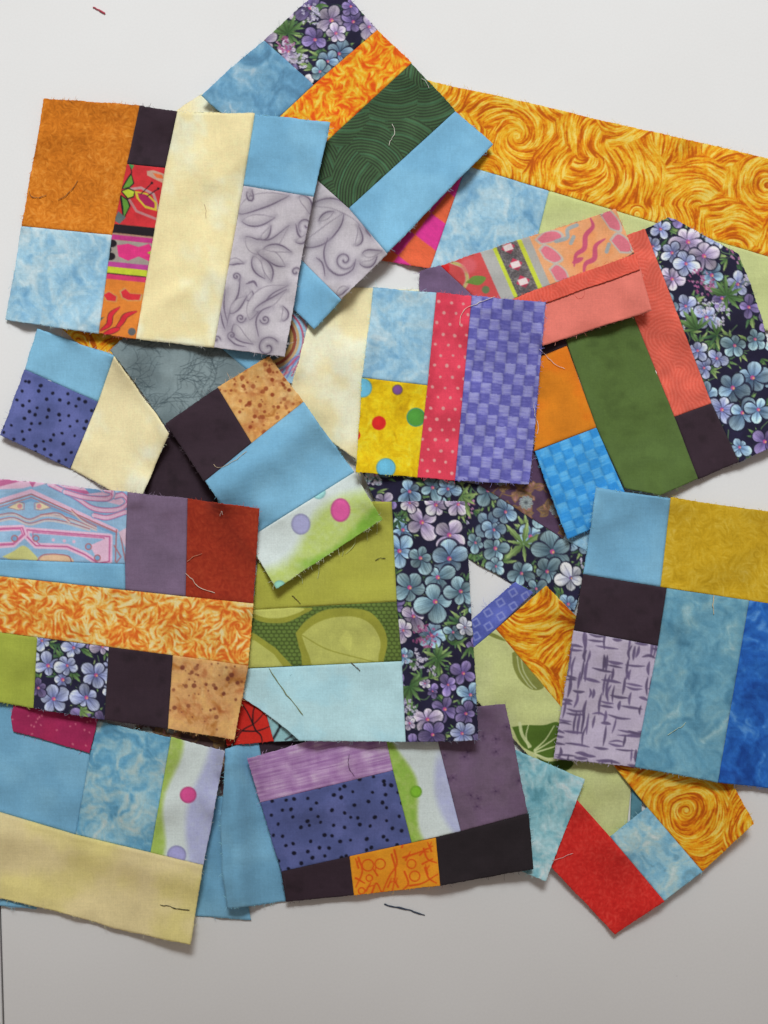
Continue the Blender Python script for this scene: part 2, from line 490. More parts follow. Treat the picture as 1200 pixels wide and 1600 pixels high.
def p_branch(cv, rng, base=(120, 136, 140), line=(58, 72, 78), deg=-24):
    p_solid(cv, rng, base, 0.12, 45, (134, 148, 150), 0.6)
    x0, y0 = cv.x0, cv.y0; wx = cv.w / cv.S; wy = cv.h / cv.S
    def grow(x, y, a, n, w, depth):
        pts = [(x, y)]
        for j in range(n):
            a += 0.5 * (rng.rand() - .5)
            x += 6 * math.cos(a); y += 6 * math.sin(a); pts.append((x, y))
            if depth < 2 and rng.rand() < .55:
                grow(x, y, a + (0.75 if rng.rand() < .5 else -.75), max(2, n - 3 - depth), w * .75, depth + 1)
        cv.stroke(curve(pts, 3), w, C(*line), 0.6, w1=w * .6)
    for k in range(int(wx * wy / 600)):
        grow(x0 + rng.rand() * wx, y0 + rng.rand() * wy, math.radians(deg) + 1.0 * (rng.rand() - .5), 7, 1.15, 0)

def p_splatter(cv, rng, base=(216, 160, 92), spot=(146, 66, 36), n=60, clumps=None):
    p_batik(cv, rng, [(0, (186, 122, 58)), (.4, base), (.7, (226, 176, 108)), (1, (236, 194, 130))], 42, 1.0, 0.05, 1.5)
    x0, y0 = cv.x0, cv.y0; wx = cv.w / cv.S; wy = cv.h / cv.S
    cl = clumps or [(x0 + rng.rand() * wx, y0 + rng.rand() * wy) for _ in range(7)]
    for (cx, cy) in cl:
        m = np.exp(-(((cv.X - cx) / 15) ** 2 + ((cv.Y - cy) / 12) ** 2)) * sstep(.35, .7, fbm(cv.X / 8, cv.Y / 8, rng.randint(900), 3))
        cv.img = cv.img * (1 - .55 * m[..., None]) + C(166, 84, 46) * .55 * m[..., None]
    for k in range(n):
        c = cl[rng.randint(len(cl))]
        x, y = c[0] + 13 * rng.randn(), c[1] + 11 * rng.randn()
        cv.disc(x, y, 1.1 + 3.0 * rng.rand() ** 2.0, C(*spot), 1.3, 0.55 + .4 * rng.rand())

def p_bigdots(cv, rng, dots):
    p_batik(cv, rng, [(0, (206, 162, 10)), (.4, (232, 192, 14)), (.7, (244, 212, 30)), (1, (250, 228, 70))], 30, .8, 0.05, 1.2)
    for (x, y, r, c, ring) in dots:
        if ring: cv.disc(x, y, r + 1.3, C(*ring), 1.2)
        cv.disc(x, y, r, C(*c), 1.0)
        cv.disc(x - r * .2, y - r * .2, r * .5, np.clip(C(*c) * 1.12, 0, 1), r * .5, .5)

def p_water(cv, rng, field, dots):
    """white watercolour with washes of green and lilac: field(cv) -> (green, lilac) masks"""
    cv.fill(C(220, 231, 228))
    g, l, g2 = field(cv)
    n = fbm(cv.X / 7, cv.Y / 7, 31, 4)
    g = np.clip(g * (0.75 + 0.5 * n), 0, 1)[..., None]; l = np.clip(l * (.8 + .4 * n), 0, 1)[..., None]; g2 = np.clip(g2 * (.4 + 1.1 * n), 0, 1)[..., None]
    cv.img = cv.img * (1 - l) + C(186, 190, 232) * l
    cv.img = cv.img * (1 - g) + C(190, 208, 112) * g
    cv.img = cv.img * (1 - g2) + C(138, 188, 68) * g2
    for (x, y, rx, c, sq) in dots:
        c = C(*c)
        cv.disc(x, y, rx, c * 0.88, 1.5, 1, sq); cv.disc(x, y, rx - 2.2, np.clip(c * 1.06, 0, 1), 3.0, 1, sq)

def p_twigs(cv, rng, ox, oy, deg):
    p_solid(cv, rng, (200, 188, 208), 0.07, 40, (184, 172, 196), .6)
    ink = C(102, 88, 122)
    for i in range(-2, 12):
        for j in range(-2, 15):
            if rng.rand() < .12: continue
            u, v = (i + .5 * rng.rand()) * 17, (j + .5 * rng.rand()) * 17
            L = 14 + 22 * rng.rand(); hor = (i + j) % 2 == 0 if rng.rand() < .75 else rng.rand() < .5
            for s in range(1 + (rng.rand() < .3)):
                o = s * 6
                if hor: q = [(u - L / 2, v + o + rng.randn()), (u, v + o + 1.2 * rng.randn()), (u + L / 2, v + o + rng.randn())]
                else: q = [(u + o + rng.randn(), v - L / 2), (u + o + 1.2 * rng.randn(), v), (u + o + rng.randn(), v + L / 2)]
                q = [at(ox, oy, deg, *w) for w in q]
                cv.stroke(curve(q, 5), 3.0 + 2.6 * rng.rand(), ink * (0.86 + .25 * rng.rand()), .9, soft=1.5, taper=True)

def p_leafheart(cv, rng):
    cv.fill(C(92, 112, 52))
    u, v = cv.X, cv.Y
    hx = np.abs(np.sin(u * math.pi / 8.0 + (np.floor(v / 6) % 2) * 1.57)) * np.abs(np.sin(v * math.pi / 6.0))
    mul(cv, 0.84 + 0.34 * sstep(.15, .55, hx))
    ol, lt = C(160, 160, 62), C(194, 196, 104)
    big = curve([(462, 989), (478, 970), (505, 954), (540, 950), (575, 955), (596, 975), (605, 1000), (600, 1030), (590, 1050), (485, 1050), (470, 1020), (462, 989)], 5)
    inn = curve([(471, 992), (492, 975), (520, 965), (555, 964), (580, 976), (594, 1000), (592, 1022), (580, 1050), (500, 1050), (482, 1022), (471, 992)], 5)
    cv.poly(big, ol); cv.poly(inn, lt)
    mid = curve([(530, 1000), (542, 985), (550, 998), (545, 1018), (530, 1000)], 4); cv.poly(mid, np.clip(lt * 1.06, 0, 1), 3)
    cv.stroke(curve([(471, 992), (510, 1014), (560, 1028), (592, 1036)]), 1.8, ol * .95, .8)
    cv.poly(curve([(390, 962), (410, 972), (445, 973), (470, 962), (488, 950), (440, 952), (390, 958)], 4), ol)
    cv.poly(curve([(390, 957), (420, 966), (450, 963), (474, 950), (390, 950)], 4), np.clip(lt * 1.04, 0, 1))
    cv.poly([(385, 985), (398, 990), (430, 1012), (462, 1046), (385, 1046)], ol)
    cv.poly([(385, 995), (400, 1002), (428, 1022), (446, 1046), (385, 1046)], lt)
    mul(cv, 1 + .12 * (fbm(cv.X / 20, cv.Y / 20, 3, 3) - .5))

def p_limeleaf(cv, rng):
    p_solid(cv, rng, (208, 214, 150), .05, 60, (196, 204, 132), .5)
    ol, gr, vein = C(136, 142, 70), C(88, 118, 42), C(220, 228, 170)
    leaf = curve([(800, 1020), (802, 1042), (812, 1062), (828, 1076), (842, 1078), (850, 1070), (835, 1045), (812, 1018), (800, 1020)], 5)
    cv.poly(leaf, ol)
    for o in (0, 6): cv.stroke(curve([(808 + o, 1026), (812 + o, 1048), (824 + o, 1068), (832 + o, 1076)]), 1.8, vein * .9, .9)
    cv.poly(curve([(764, 988), (772, 990), (784, 996), (790, 1002), (776, 998), (762, 992)], 4), ol)
    a = curve([(800, 1136), (822, 1133), (850, 1133), (870, 1128), (878, 1140), (884, 1172), (860, 1184), (840, 1178), (815, 1165), (800, 1136)], 5)
    cv.poly(a, gr)
    b = curve([(838, 1182), (858, 1190), (886, 1186), (896, 1194), (880, 1206), (855, 1200), (838, 1182)], 5); cv.poly(b, gr * .8)
    for q in ([(835, 1172), (852, 1156), (866, 1134)], [(835, 1174), (858, 1160), (884, 1142)], [(836, 1176), (862, 1168), (888, 1160)], [(826, 1168), (822, 1150), (826, 1132)], [(836, 1178), (860, 1186), (894, 1184)]):
        cv.stroke(curve(q), 2.6, vein, .95, w1=1.4)
    cv.stroke(curve([(812, 1130), (816, 1148), (828, 1166)]), 5, vein, .9)

def p_brownfloral(cv, rng, base=(94, 70, 96)):
    p_solid(cv, rng, base, .16, 30, (base[0] - 16, base[1] - 14, base[2] - 16), .6)
    gold, rose, brown = C(150, 118, 72), C(176, 128, 126), C(104, 74, 62)
    x0, y0 = cv.x0, cv.y0; wx = cv.w / cv.S; wy = cv.h / cv.S
    for k in range(int(wx * wy / 900) + 2):
        x, y = x0 + rng.rand() * wx, y0 + rng.rand() * wy
        a0 = rng.rand() * 6.28
        for j in range(5):
            a = a0 + j * 0.75
            L = 9 + 9 * rng.rand()
            cv.petal(x, y, L * 1.15, .34, a, gold, gold, .85, pointed=True)
            cv.petal(x, y, L, .28, a, brown, rose if rng.rand() < .5 else C(120, 100, 84), .95, pointed=True, vein=.25, notch=.15)
        q = curve([(x, y), (x + 9 * math.cos(a0 + 3), y + 9 * math.sin(a0 + 3)), (x + 20 * math.cos(a0 + 3.6), y + 20 * math.sin(a0 + 3.6))])
        cv.stroke(q, 1.6, gold, .85)
    for k in range(int(wx * wy / 2600) + 1):
        x, y = x0 + rng.rand() * wx, y0 + rng.rand() * wy
        for rr in (12, 8, 4):
            for j in range(9):
                a = j * .7 + rr
                cv.petal(x + (rr - 5) * .6 * math.cos(a), y + (rr - 5) * .6 * math.sin(a), 7, .42, a, C(62, 66, 74), C(168, 180, 180), .9, vein=-.2)

def p_redleaf(cv, rng):
    p_solid(cv, rng, (208, 44, 34), .10, 30, (222, 62, 46), .5)
    bk = C(28, 22, 26)
    for q in ([(362, 1166), (378, 1142), (400, 1128), (425, 1098)], [(400, 1142), (386, 1112), (374, 1096)], [(378, 1142), (402, 1142), (424, 1134)],
              [(366, 1150), (376, 1140)], [(400, 1142), (408, 1150), (410, 1165)], [(395, 1132), (396, 1110), (404, 1095)]):
        cv.stroke(curve(q), 2.4, bk, 1, w1=1.2)

def p_aquabits(cv, rng):
    p_solid(cv, rng, (150, 196, 200), .10, 20)
    cv.stroke(curve([(425, 1158), (436, 1138), (440, 1126)]), 4, C(40, 40, 48), 1)
    for q in ([(446, 1156), (462, 1146)], [(452, 1160), (470, 1152)]): cv.stroke(q, 3, C(60, 60, 70), .9)

def p_orangecircles(cv, rng):
    p_solid(cv, rng, (240, 152, 34), .06, 30, (246, 166, 44), .5)
    red = C(226, 88, 24)
    for (x, y, r) in ((575, 1352, 9), (594, 1350, 8), (577, 1372, 5), (643, 1350, 7), (648, 1369, 8), (565, 1392, 5)):
        t = np.linspace(0, 6.3, 20); cv.stroke(np.stack([x + r * np.cos(t), y + r * np.sin(t)], -1), 2.0, red)
    for q in ([(616, 1328), (620, 1350), (608, 1370), (596, 1398)], [(612, 1335), (618, 1362), (612, 1398)], [(560, 1340), (566, 1362), (556, 1386)], [(630, 1340), (660, 1330), (676, 1322)],
              [(662, 1326), (668, 1342), (682, 1348)], [(660, 1350), (676, 1342)], [(640, 1384), (660, 1380), (684, 1366)], [(580, 1398), (588, 1380), (596, 1394)], [(632, 1362), (638, 1380), (630, 1390)], [(664, 1356), (670, 1372), (682, 1380)], [(556, 1372), (570, 1380)]):
        cv.stroke(curve(q), 3.4, red, .95, w1=2.0)
    for (x, y, a) in ((560, 1356, -.3), (606, 1386, .4), (622, 1386, -.5), (634, 1344, .5), (668, 1366, -.2), (656, 1336, .8), (590, 1368, -.6), (572, 1392, .5), (628, 1324, .2), (674, 1330, -.4)):
        x2, y2 = x + 15 * math.sin(a), y - 15 * math.cos(a)
        cv.stroke([(x, y), (x2, y2)], 3.2, red, .95, w1=1.6)
        cv.stroke([((x + x2) / 2, (y + y2) / 2), ((x + x2) / 2 + 8 * math.sin(a + .8), (y + y2) / 2 - 8 * math.cos(a + .8))], 2.4, red, .95, w1=1.4)

def p_lilacstripe(cv, rng, ox, oy, deg):
    u, v = frame(cv, ox, oy, deg)
    n = fbm(u / 40, v / 1.7, 6, 3); n2 = fbm(u / 14, v / 26, 12, 2)
    cv.ramp(0.5 + 1.3 * (n - .5) + .8 * (n2 - .5), [(0, (160, 114, 170)), (.4, (180, 138, 188)), (.7, (194, 156, 200)), (1, (212, 184, 214))])

def p_plummotif(cv, rng):
    p_solid(cv, rng, (124, 102, 126), .18, 26, (108, 86, 112), .6)
    for k in range(30):
        x, y = 640 + rng.rand() * 200, 1095 + rng.rand() * 210
        for j in range(5):
            a = j * 1.256 + rng.rand()
            cv.petal(x, y, 6 + 3 * rng.rand(), .3, a, C(86, 62, 92), C(100, 76, 106), .38)
        cv.disc(x, y, 1.6, C(70, 50, 80), 1, .7)

def p_indigosq(cv, rng):
    p_solid(cv, rng, (96, 108, 194), .08, 30, (110, 122, 206), .5)
    lt = C(150, 160, 222)
    d = math.degrees(math.atan2(-75, 92))
    for i in range(-3, 9):
        for j in (0, 1):
            x, y = at(720, 984, -39, i * 25 + 12 * j, 6 + j * 17)
            for (r, w) in ((5.0, 2.4),):
                q = [at(x, y, -39 + 8, *s) for s in ((-r, -r), (r, -r), (r, r), (-r, r), (-r, -r))]
                cv.stroke(q, w, lt, .85)

def p_gingham(cv, rng):
    u, v = frame(cv, 700, 300, -52)
    cx = np.floor(u / 42) + np.floor(v / 60)
    m = (cx % 2 == 0)[..., None]
    cv.img[:] = np.where(m, C(226, 60, 150), C(232, 104, 66))
    mul(cv, 1 + .10 * (fbm(u / 2, v / 9, 4, 2) - .5))

def p_crimson(cv, rng):
    p_solid(cv, rng, (176, 46, 96), .12, 26, (160, 40, 80), .5)
    for k in range(46):
        x, y = 10 + rng.rand() * 150, 1095 + rng.rand() * 90
        cv.disc(x, y, 1.5 + .5 * rng.rand(), C(226, 130, 150), 1.1, .8, .7, rng.rand() * 3)

def p_redprint(cv, rng):
    cv.fill(C(206, 52, 58)); mul(cv, 1 + .12 * (fbm(cv.X / 12, cv.Y / 12, 4, 3) - .5))
    P = lambda a: [(x / 3.0, 130 + y / 3.0) for x, y in a]
    bk = C(34, 28, 34); lime = C(166, 196, 50); grey = C(166, 156, 146)
    cv.poly(P([(688, 412), (720, 408), (770, 425), (770, 470), (735, 455), (690, 432)]), C(198, 160, 140)); cv.poly(P([(715, 420), (760, 430), (765, 448), (735, 444)]), C(226, 110, 60))
    cv.stroke(P([(588, 500), (660, 490), (720, 520), (745, 600)]), 4, C(190, 150, 150)); cv.stroke(P([(590, 520), (640, 600), (740, 640)]), 4, C(190, 150, 150), .8)
    cv.poly(P([(565, 498), (600, 440), (615, 418), (630, 470), (610, 490)]), bk); cv.poly(P([(575, 494), (603, 445), (615, 430), (624, 468), (606, 486)]), C(104, 158, 60))
    cv.poly(P([(560, 520), (600, 545), (612, 575), (578, 645), (570, 590)]), bk); cv.poly(P([(570, 530), (596, 550), (606, 578), (580, 630), (578, 585)]), C(104, 158, 60))
    cv.poly(P([(565, 505), (600, 490), (636, 505), (628, 535), (598, 545)]), bk); cv.poly(P([(572, 507), (602, 496), (630, 508), (624, 530), (600, 538)]), C(190, 205, 60))
    cv.poly(P([(630, 505), (690, 515), (735, 560), (735, 600), (680, 585), (640, 540)]), C(214, 190, 60)); cv.poly(P([(645, 515), (685, 522), (725, 562), (725, 588), (680, 572), (652, 540)]), C(176, 40, 90))
    for q in ([(660, 520), (710, 470)], [(690, 530), (742, 495)], [(608, 380), (618, 420)]): cv.stroke(P(q), 1.4, bk)
    cv.disc(712 / 3, 130 + 468 / 3, 2, bk); cv.disc(742 / 3, 130 + 494 / 3, 2, bk); cv.poly(P([(600, 375), (630, 385), (618, 405)]), C(70, 150, 80))
    cv.poly(P([(530, 640), (555, 600), (590, 630), (560, 660)]), C(96, 110, 110))
    def band(y0, y1, c, k=0.06):
        cv.poly(P([(440, y0 - 14), (800, y0 + 22), (800, y1 + 22), (440, y1 - 14)]), C(*c) if not isinstance(c, np.ndarray) else c)
    band(664, 1260, (226, 132, 52))
    band(664, 706, bk); band(706, 716, (176, 140, 120)); band(714, 738, (196, 60, 134)); band(738, 845, grey)
    cv.poly(P([(548, 760), (600, 752), (650, 768), (700, 752), (720, 790), (700, 835), (650, 812), (600, 832), (556, 812)]), C(226, 58, 130))
    cv.poly(P([(690, 795), (720, 780), (720, 815)]), lime)
    for (x, y) in ((525, 752), (518, 812), (500, 780)): cv.disc(x / 3, 130 + y / 3, 7.5, bk, 1.2, 1, .8)
    band(842, 866, (190, 70, 150)); band(866, 896, (200, 210, 56)); band(896, 902, bk); band(900, 924, (212, 60, 110))
    for q in ([(480, 990), (510, 975), (550, 1000), (545, 1025), (500, 1020)], [(560, 975), (585, 960), (610, 985), (670, 990), (660, 1020), (600, 1020), (570, 1005)]):
        cv.poly(P(q), C(190, 160, 110), 3); cc = np.array(q, float); m = cc.mean(0); cv.poly(P(m + (cc - m) * .86), C(214, 50, 60))
    for q in ([(470, 1160), (510, 1130), (520, 1085), (560, 1050)], [(530, 1170), (570, 1120), (590, 1090), (640, 1070)], [(480, 1180), (530, 1160), (560, 1150)]):
        cv.stroke(curve(P(q)), 9.5, C(60, 30, 40), taper=True); cv.stroke(curve(P(q)), 7.8, C(214, 46, 60), taper=True)
    cv.poly(P([(465, 1100), (490, 1095), (470, 1115)]), C(90, 100, 90)); cv.disc(618 / 3, 130 + 1165 / 3, 6, C(100, 100, 100))
    mul(cv, 1 + .10 * (fbm(cv.X / 8, cv.Y / 8, 14, 2) - .5))

def p_stripeprint(cv, rng):
    ox, oy, dg = 684, 416, -18.0
    u, v = frame(cv, ox, oy, dg)
    u = u - 0.10 * v
    A = lambda a: [at(ox, oy, dg, x + 0.10 * y, y) for x, y in a]
    cv.fill(C(214, 84, 84))
    def rng_(a, b, c): cv.img[:] = np.where(((u >= a) & (u < b))[..., None], C(*c) * np.ones(3), cv.img)
    rng_(-80, 12, (214, 60, 60))
    cv.disc(*at(ox, oy, dg, 8, 6), 9, C(222, 44, 48)); cv.stroke(curve(A([(22, 0), (36, 14), (34, 34), (20, 48)])), 6, C(206, 176, 150)); cv.stroke(curve(A([(22, 0), (36, 14), (34, 34), (20, 48)])), 3, C(200, 190, 110))
    cv.poly(curve(A([(30, 38), (46, 32), (62, 40), (48, 48), (30, 38)])), C(116, 150, 70)); cv.disc(*at(ox, oy, dg, 60, 58), 6, C(110, 130, 90)); cv.disc(*at(ox, oy, dg, 46, 14), 12, C(228, 110, 120), 6, .7)
    rng_(70, 90, (182, 182, 178)); rng_(90, 96, (206, 220, 70)); rng_(96, 130, (112, 108, 110)); rng_(130, 137, (206, 220, 70)); rng_(137, 150, (176, 182, 180)); rng_(150, 420, (240, 176, 128))
    g = fbm(cv.X / 1.5, cv.Y / 1.5, 5, 1)
    mk = ((u > 96) & (u < 130))[..., None]
    cv.img = np.where(mk, np.clip(cv.img * (0.7 + .6 * g[..., None]), 0, 1), cv.img)
    for k in range(4):
        x, y = 113, 6 + k * 29
        s = 11
        cv.poly(A([(x - s, y), (x, y - s), (x + s, y), (x, y + s)]), C(206, 66, 96)); s = 7
        cv.poly(A([(x - s, y - s * .7), (x + s, y - s * .7), (x + s, y + s * .7), (x - s, y + s * .7)]), C(240, 226, 226))
        cv.poly(A([(x - 15, y + 14), (x, y + 5), (x + 15, y + 14), (x, y + 23)]), C(70, 66, 70), alpha=.4)
    mm = np.exp(-((u - 230) / 70) ** 2) * fbm(cv.X / 14, cv.Y / 14, 9, 2)
    cv.img = cv.img * (1 - .6 * mm[..., None]) + C(240, 140, 74) * .6 * mm[..., None]
    blob = [[(160, 8), (176, 2), (192, 6), (196, 16), (180, 18), (164, 16)], [(158, 26), (168, 22), (178, 34), (182, 48), (170, 50), (160, 40)], [(160, 60), (172, 56), (180, 70), (176, 84), (162, 78)],
            [(268, 4), (280, -2), (288, 20), (284, 34), (272, 26)], [(266, 46), (280, 40), (290, 56), (286, 70), (272, 66)]]
    for q in blob:
        cc = np.array(q, float); m = cc.mean(0)
        cv.poly(curve(A(m + (cc - m) * 1.25)), C(200, 190, 180), 2); cv.poly(curve(A(cc)), C(228, 124, 140))
    for q in ([(196, 66), (206, 50), (222, 44), (232, 26), (248, 16), (250, 2)], [(204, 84), (214, 68), (230, 64), (240, 46), (258, 40)], [(196, 60), (214, 58)]):
        cv.stroke(curve(A(q)), 8, C(206, 90, 120), taper=True)
    for q in ([(186, 20), (204, 20), (210, 8), (226, 6)], [(206, 30), (214, 22)], [(252, 60), (260, 50)]): cv.stroke(curve(A(q)), 6, C(158, 174, 180), .9)
    cv.poly(A([(215, 96), (230, 84), (262, 82), (290, 74), (310, 70), (310, 96), (260, 104)]), C(50, 56, 44)); cv.poly(A([(236, 92), (262, 86), (280, 86), (262, 96)]), C(140, 176, 70))
    cv.poly(A([(90, 84), (190, 80), (190, 110), (90, 110)]), C(48, 44, 46), 2, .9)

def p_paisley(cv, rng):
    p_solid(cv, rng, (152, 190, 222), .06, 30, (168, 202, 228), .5)
    pk, mg, rd, cr, bl = C(236, 196, 220), C(204, 112, 160), C(184, 116, 122), C(234, 218, 180), C(128, 172, 212)
    P = lambda a: [(x / 4.0, 500 + y / 4.0) for x, y in a]
    Q = lambda a: [(x / 2.857, 730 + y / 2.857) for x, y in a]
    cv.poly(P([(-40, 990), (330, 985), (720, 1075), (800, 1090), (790, 1180), (760, 1160), (520, 1100), (300, 1020), (190, 1050), (-40, 1060)]), pk)
    cv.poly(P([(-40, 1010), (60, 990), (120, 1010), (0, 1040), (-40, 1045)]), mg); cv.poly(P([(280, 1025), (420, 1050), (600, 1075), (520, 1095), (420, 1075)]), mg)
    cv.poly(P([(520, 1040), (600, 1045), (640, 1075), (560, 1085)]), bl)
    for (w, c, o) in ((10, C(150, 190, 224), 0), (6, pk, 3), (2.0, rd, 8), (1.4, rd, 13), (4, bl, 17)):
        cv.stroke(Q([(-30, 150 + o * 2.8), (140, 98 + o * 2.8), (520, 280 + o * 1.2)]), w, c)
    for q in ([(220, 75), (330, 130), (420, 185), (520, 190), (568, 160), (550, 125), (515, 130)], [(290, 110), (380, 135), (480, 140), (500, 112), (470, 100)], [(420, 215), (480, 225), (560, 200)]):
        q = curve(Q(q)); cv.stroke(q, 10, bl); cv.stroke(q, 7, pk); cv.stroke(q + np.array([0, 3.4]), 1.3, mg); cv.stroke(q - np.array([0, 3.4]), 1.3, mg)
    cv.poly(Q([(130, 66), (160, 66), (145, 92)]), mg)
    for (x, s) in ((90, -1), (172, 1)):
        cv.poly(Q([(x - 12 * s, 162), (x + 8 * s, 158), (x + 55 * s, 180), (x + 8 * s, 190), (x - 12 * s, 186)]), cr); cv.disc((x + 2 * s) / 2.857, 730 + 174 / 2.857, 3.8, C(222, 150, 158)); cv.stroke(Q([(x - 18 * s, 160), (x + 8 * s, 155), (x + 55 * s, 180), (x + 8 * s, 192), (x - 18 * s, 188), (x - 18 * s, 160)]), 1.0, rd, .8)
    for q in ([(-20, 215), (60, 205), (130, 232), (200, 210), (300, 225), (430, 275)], [(-20, 238), (60, 225), (130, 250), (210, 232), (300, 245), (400, 275)], [(180, 212), (260, 205), (310, 240)], [(320, 190), (370, 235), (430, 265)]):
        cv.stroke(curve(Q(q)), 1.6, rd); cv.stroke(curve(Q(q)) + np.array([0, 2.6]), 2.4, C(224, 200, 190), .8)
    sh1 = [(120, 280), (300, 295), (490, 310), (488, 420), (440, 430), (380, 390), (300, 355), (160, 350), (120, 310)]
    sh0 = [(-30, 275), (100, 270), (110, 300), (60, 345), (-30, 350)]
    for q in (sh1, sh0):
        q = Q(q); q = q + [q[0]]
        cv.stroke(q, 9, pk); cv.stroke(q, 2.4, mg)
        cc = np.array(q[:-1]); m = cc.mean(0); cv.stroke(list(m + (cc - m) * .86) + [m + (cc[0] - m) * .86], 1.6, mg)
    cv.poly(Q([(400, 350), (480, 315), (480, 420), (440, 420)]), pk)
    for (x, y) in ((160, 318), (395, 355), (435, 405), (65, 318)):
        cv.disc(x / 2.857, 730 + y / 2.857, 5.5, rd, 1); cv.disc(x / 2.857, 730 + y / 2.857, 3.6, bl, 1)
    for x in (238, 287, 330): cv.disc(x / 2.857, 730 + (325 + (x - 238) * .08) / 2.857, 2.6, pk)
    cv.poly(curve(Q([(10, 400), (60, 375), (105, 350), (150, 385), (170, 415), (110, 412), (60, 415), (10, 400)])), C(214, 214, 140))
    cv.poly(curve(Q([(170, 400), (250, 388), (310, 400), (320, 425), (180, 420)])), C(232, 196, 160)); cv.stroke(curve(Q([(160, 425), (200, 390), (300, 395), (320, 425)])), 1.8, rd)
    for q in ([(520, 280), (515, 420)], [(535, 290), (560, 420)], [(545, 290), (570, 300)], [(510, 350), (540, 400), (520, 425)]): cv.stroke(Q(q), 2.2, rd, .9)
    cv.poly(Q([(530, 290), (580, 260), (580, 400), (560, 360)]), C(226, 196, 214))

def p_paisley2(cv, rng):
    p_solid(cv, rng, (160, 196, 220), .08, 20)
    for (r, w, c) in ((34, 14, (90, 110, 120)), (42, 6, (196, 160, 96)), (47, 5, (150, 76, 60)), (52, 4, (206, 170, 120)), (60, 3, (196, 96, 120)), (68, 3, (226, 150, 160))):
        t = np.linspace(-1.4, 1.6, 24); cv.stroke(np.stack([414 + r * np.cos(t), 530 + r * .9 * np.sin(t)], -1), w, C(*c))
    for k in range(5): cv.stroke(curve([(432 + k * 8, 596 - k * 3), (452 + k * 6, 566 - k * 2), (476 + k * 4, 548)]), 2.2, C(196, 100, 130) if k % 2 else C(120, 130, 190))

# ------------------------------------------------------------------ materials
def cotton(name, grain, bump, rough):
    m = bpy.data.materials.new(name); m.use_nodes = True
    nt = m.node_tree; N = nt.nodes; L = nt.links
    b = N["Principled BSDF"]
    b.inputs["Roughness"].default_value = rough
    b.inputs["Specular IOR Level"].default_value = 0.18
    b.inputs["Sheen Weight"].default_value = 0.06
    b.inputs["Sheen Roughness"].default_value = 0.6
    at_ = N.new("ShaderNodeAttribute"); at_.attribute_name = "print"
    tc = N.new("ShaderNodeTexCoord")
    n1 = N.new("ShaderNodeTexNoise"); n1.inputs["Scale"].default_value = 900; n1.inputs["Detail"].default_value = 3
    n2 = N.new("ShaderNodeTexNoise"); n2.inputs["Scale"].default_value = 55; n2.inputs["Detail"].default_value = 4
    wx = N.new("ShaderNodeTexWave"); wx.bands_direction = 'X'; wx.inputs["Scale"].default_value = 420; wx.inputs["Distortion"].default_value = 1.5; wx.inputs["Detail Scale"].default_value = 3
    wy = N.new("ShaderNodeTexWave"); wy.bands_direction = 'Y'; wy.inputs["Scale"].default_value = 420; wy.inputs["Distortion"].default_value = 1.5; wy.inputs["Detail Scale"].default_value = 3
    for n in (n1, n2, wx, wy): L.new(tc.outputs["Object"], n.inputs["Vector"])
    # slubs: slightly thicker yarns running along warp and weft
    sl = []
    for sc_ in ((70.0, 1500.0, 1.0), (1500.0, 70.0, 1.0)):
        mp = N.new("ShaderNodeMapping"); mp.inputs["Scale"].default_value = sc_; mp.inputs["Rotation"].default_value = (0, 0, 0.12)
        L.new(tc.outputs["Object"], mp.inputs["Vector"])
        nn = N.new("ShaderNodeTexNoise"); nn.inputs["Scale"].default_value = 1.0; nn.inputs["Detail"].default_value = 2
        L.new(mp.outputs[0], nn.inputs["Vector"]); sl.append(nn)
    sadd = N.new("ShaderNodeMath"); sadd.operation = 'ADD'; L.new(sl[0].outputs["Fac"], sadd.inputs[0]); L.new(sl[1].outputs["Fac"], sadd.inputs[1])
    smr = N.new("ShaderNodeMapRange"); smr.inputs[1].default_value = 0.6; smr.inputs[2].default_value = 1.4; smr.inputs[3].default_value = 0.94; smr.inputs[4].default_value = 1.055
    L.new(sadd.outputs[0], smr.inputs[0])
    mr = N.new("ShaderNodeMapRange"); mr.inputs[1].default_value = 0.25; mr.inputs[2].default_value = 0.75; mr.inputs[3].default_value = 1 - grain; mr.inputs[4].default_value = 1 + grain
    L.new(n1.outputs["Fac"], mr.inputs[0])
    mr2 = N.new("ShaderNodeMapRange"); mr2.inputs[1].default_value = 0.3; mr2.inputs[2].default_value = 0.7; mr2.inputs[3].default_value = 0.94; mr2.inputs[4].default_value = 1.05
    L.new(n2.outputs["Fac"], mr2.inputs[0])
    mm = N.new("ShaderNodeMath"); mm.operation = 'MULTIPLY'; L.new(mr.outputs[0], mm.inputs[0]); L.new(mr2.outputs[0], mm.inputs[1])
    m3 = N.new("ShaderNodeMath"); m3.operation = 'MULTIPLY'; L.new(mm.outputs[0], m3.inputs[0]); L.new(smr.outputs[0], m3.inputs[1]); mm = m3
    vm = N.new("ShaderNodeVectorMath"); vm.operation = 'SCALE'
    L.new(at_.outputs["Color"], vm.inputs[0]); L.new(mm.outputs[0], vm.inputs["Scale"])
    L.new(vm.outputs[0], b.inputs["Base Color"])
    ad = N.new("ShaderNodeMath"); ad.operation = 'ADD'; L.new(wx.outputs["Fac"], ad.inputs[0]); L.new(wy.outputs["Fac"], ad.inputs[1])
    ad2 = N.new("ShaderNodeMath"); ad2.operation = 'ADD'; L.new(ad.outputs[0], ad2.inputs[0]); L.new(n1.outputs["Fac"], ad2.inputs[1])
    bp = N.new("ShaderNodeBump"); bp.inputs["Strength"].default_value = bump; bp.inputs["Distance"].default_value = 0.0002
    L.new(ad2.outputs[0], bp.inputs["Height"]); L.new(bp.outputs[0], b.inputs["Normal"])
    return m

